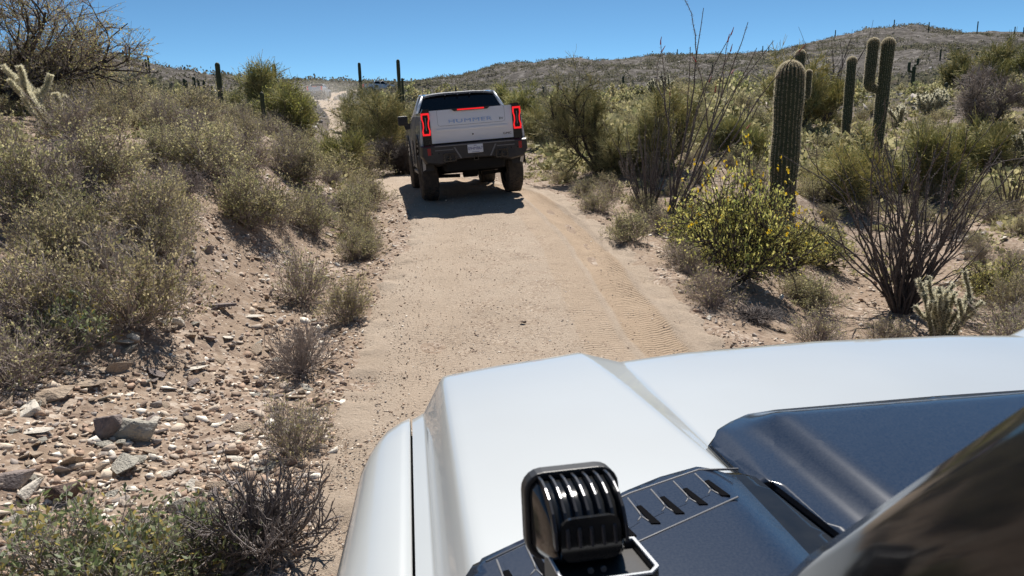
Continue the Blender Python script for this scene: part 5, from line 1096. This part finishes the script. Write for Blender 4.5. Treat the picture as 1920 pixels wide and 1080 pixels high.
for i, (px, d, hh) in enumerate([(1655, 300, 6), (1718, 300, 6.5), (1806, 295, 7), (1874, 300, 5.5), (1550, 300, 5), (1420, 298, 5), (1431, 298, 4.5), (1775, 190, 5), (1810, 185, 5), (1744, 190, 4), (1610, 230, 4), (1890, 300, 5.5), (1265, 290, 4), (1330, 210, 4)]):
    saguaro('saguaro', at(px, d), hh * .62, .17, 'tiny saguaro on the far right hill', group='saguaros on the far right hill', ribs=9, seed=60 + i)
# ------------------------------------------------------------------ ocotillos and chollas
p = hit(1690, 587); ocotillo('ocotillo', p, 2.8, .95, 72, 4, 'big dark many stemmed ocotillo behind the bonnet on the right', thorns=9000, r=.015, wig=.24, zmin=.35, fork=1.5)
p = at(1262, 12.8); ocotillo('ocotillo', p, 3.5, .75, 15, 12, 'tall ocotillo with thick stems fanning right and red tips', lean=(.8, 0), tips=True, thorns=3500, r=.017, wig=.17, zmin=.6, fork=.35)
p = at(1215, 13.2); ocotillo('ocotillo', p, 2.0, .75, 46, 9, 'thin stemmed grey ocotillo right of the palo verde', lean=(-.15, 0), thorns=3500, r=.0095, wig=.07, zmin=.5, fork=.1)
p = at(1545, 37); ocotillo('ocotillo', p, 4.0, 1.7, 34, 6, 'dense brown ocotillo between the thick saguaro and the slim one', thorns=0, r=.028)
p = at(1385, 27); ocotillo('ocotillo', p, 1.7, .8, 18, 16, 'small ocotillo on the slope left of the thick saguaro', thorns=0, r=.014)
p = at(1905, 18); ocotillo('ocotillo', p, 1.7, .9, 20, 18, 'small ocotillo at the right edge of the slope', thorns=0, r=.012)
p = hit(1772, 640); cholla('cholla', p, .8, .38, 13, 3, 'glowing spiny cholla just above the bonnet on the right', r=.021, spines=15000, sub=3, slen=.032)
p = at(112, 13.4); cholla('cholla', p, .85, .85, 6, 8, 'sprawling pale cholla beside the bare soil at the top left', r=.022, spines=22000, lean=(-.45, 0), sub=2, slen=.045)
p = at(1735, 40); cholla('cholla', p, 1.2, .75, 30, 5, 'round pale cholla bush on the right slope', r=.04, spines=9000, sub=4, slen=.12)
p = at(1680, 36); cholla('cholla', p, 1.1, .4, 8, 6, 'thin cholla left of the round pale one', r=.04, spines=2500, sub=3, slen=.08)
p = at(1237, 40); cholla('cholla', p, 1.1, .9, 26, 7, 'dark bushy cholla on the skyline of the low ridge', r=.04, spines=5000, sub=4, slen=.08)
p = at(1425, 20); cholla('cholla', p, .75, .25, 4, 9, 'small dark cholla left of the thick saguaro', r=.03, spines=2500, sub=3, slen=.05)
p = at(1915, 24); cholla('cholla', p, 1.2, .5, 8, 10, 'pale cholla at the right edge of the photo', r=.04, spines=3500, sub=3, slen=.06)
# ------------------------------------------------------------------ trees
M_MESQ = mat('mesquite_leaf', (0.440, 0.390, 0.139), .7, island=[(0.520, 0.438, 0.184), (0.399, 0.390, 0.162), (0.599, 0.512, 0.232), (0.299, 0.329, 0.139)], trans=.45)
tree('mesquite_tree', at(-35, 15.5), 3.7, 3.2, 3, 'dark branched mesquite leaning over the top left corner', lean=(.25, -.1), nlimb=9, twigs=12000, tl=.5, tr=.004, bark=M_BARKD, twigmat=M_STEM, leafn=42000, leafmat=M_MESQ, leaf=.042, trunk_r=.085, up=.02, branches=230)
tree('palo_verde', at(1130, 17.5), 2.1, 1.5, 5, 'feathery green palo verde on the right verge beside the truck', nlimb=7, twigs=9000, tl=.36, tr=.0045, trunk_r=.06, up=.1, branches=190, leafn=6500, leafmat=M_PALO, leaf=.028, bark=M_BARKD)
tree('palo_verde', at(1245, 16.5), 1.75, 1.2, 6, 'feathery green palo verde behind the thin ocotillo', nlimb=7, twigs=8000, tl=.36, tr=.0045, trunk_r=.05, up=.12, branches=160, leafn=6000, leafmat=M_PALO, leaf=.028)
def bush_tree(px, d, Hh, sp, seed, label, **k):
    kw = dict(nlimb=7, twigs=4200, tl=.5, tr=.008, trunk_r=.06, up=.09, branches=130); kw.update(k); return tree('palo_verde', at(px, d), Hh, sp, seed, label, **kw)
M_GRN2 = mat('yellow_green_leaf', (0.364, 0.400, 0.073), .7, island=[(0.400, 0.410, 0.091), (0.291, 0.319, 0.082), (0.528, 0.510, 0.127)], trans=.45)
M_GRN3 = mat('dark_green_leaf', (0.137, 0.167, 0.069), .7, island=[(0.176, 0.196, 0.098), (0.235, 0.255, 0.127), (0.127, 0.147, 0.078)], trans=.3)
bush_tree(548, 25, 1.5, 1.2, 11, 'yellow green palo verde left of the dusty track', leafn=9000, leafmat=M_GRN2, leaf=.05)
bush_tree(652, 27, 1.7, 1.0, 31, 'sparse twiggy tree standing in front of the dusty track', twigs=1500, tl=.4)
bush_tree(628, 21, 1.05, .8, 12, 'bright green bush in front of the dusty track', leafn=7000, leafmat=M_GRN2, leaf=.04)
bush_tree(485, 30, 1.8, 1.6, 13, 'dark green round tree on the left skyline', leafn=9000, leafmat=M_GRN3, leaf=.06)
bush_tree(545, 34, 1.5, 1.3, 14, 'dark green tree right of the round one on the left skyline', leafn=8000, leafmat=M_GRN3, leaf=.06)
bush_tree(712, 28, 2.3, 1.5, 15, 'twiggy green tree in front of the crest left of the truck', twigs=5500)
bush_tree(690, 38, 2.3, 1.6, 16, 'pale twiggy tree behind the dusty track bend', twigs=5000)
bush_tree(735, 33, 2.5, 2.1, 17, 'wide green tree below the distant white truck', leafn=7000, leafmat=M_PALO, leaf=.06)
bush_tree(752, 24, 1.3, 1.0, 18, 'reddish brown dry bush tree beside the truck mirror', twigmat=M_STEMD, twigs=6000, tl=.35, tr=.006)
bush_tree(1500, 33, 3.1, 2.0, 19, 'tall green palo verde behind the thick saguaro', twigs=6500, tr=.011)
bush_tree(1640, 18.5, 1.3, 1.1, 20, 'yellow green bush behind the big ocotillo, left half', twigs=6000, leafn=6000, leafmat=M_GRN2, leaf=.035)
bush_tree(1740, 19.5, 1.4, 1.3, 21, 'yellow green bush behind the big ocotillo, right half', twigs=6000, leafn=6000, leafmat=M_GRN2, leaf=.035)
bush_tree(1560, 16.5, .9, .9, 25, 'yellow green bush right of the thick saguaro', twigs=6000, tl=.35, tr=.005, leafn=4000, leafmat=M_GRN2, leaf=.03)
bush_tree(1385, 19, 1.0, 1.1, 26, 'olive bush on the slope behind the flowering bush', twigs=6000, tl=.35, tr=.006)
bush_tree(1845, 33, 2.3, 1.9, 22, 'bare reddish tree on the right slope', twigmat=M_STEM, bark=M_BARKD)
bush_tree(1850, 24, 1.3, 1.1, 23, 'small green tree below the bare reddish one')
bush_tree(1040, 26, 1.6, 1.3, 24, 'green tree right of the truck tail lamp')
bush_tree(1075, 36, 2.2, 1.7, 27, 'pale green tree behind the palo verde beside the truck', twigs=4000)
bush_tree(950, 40, 2.2, 2.2, 28, 'green tree behind the truck roof', twigs=4000, tr=.012)
bush_tree(1815, 62, 2.6, 3.0, 29, 'round green tree across the wash at the right', tr=.02, tl=.8)
bush_tree(1860, 66, 2.8, 3.2, 30, 'green tree right of the round one across the wash', tr=.02, tl=.8)
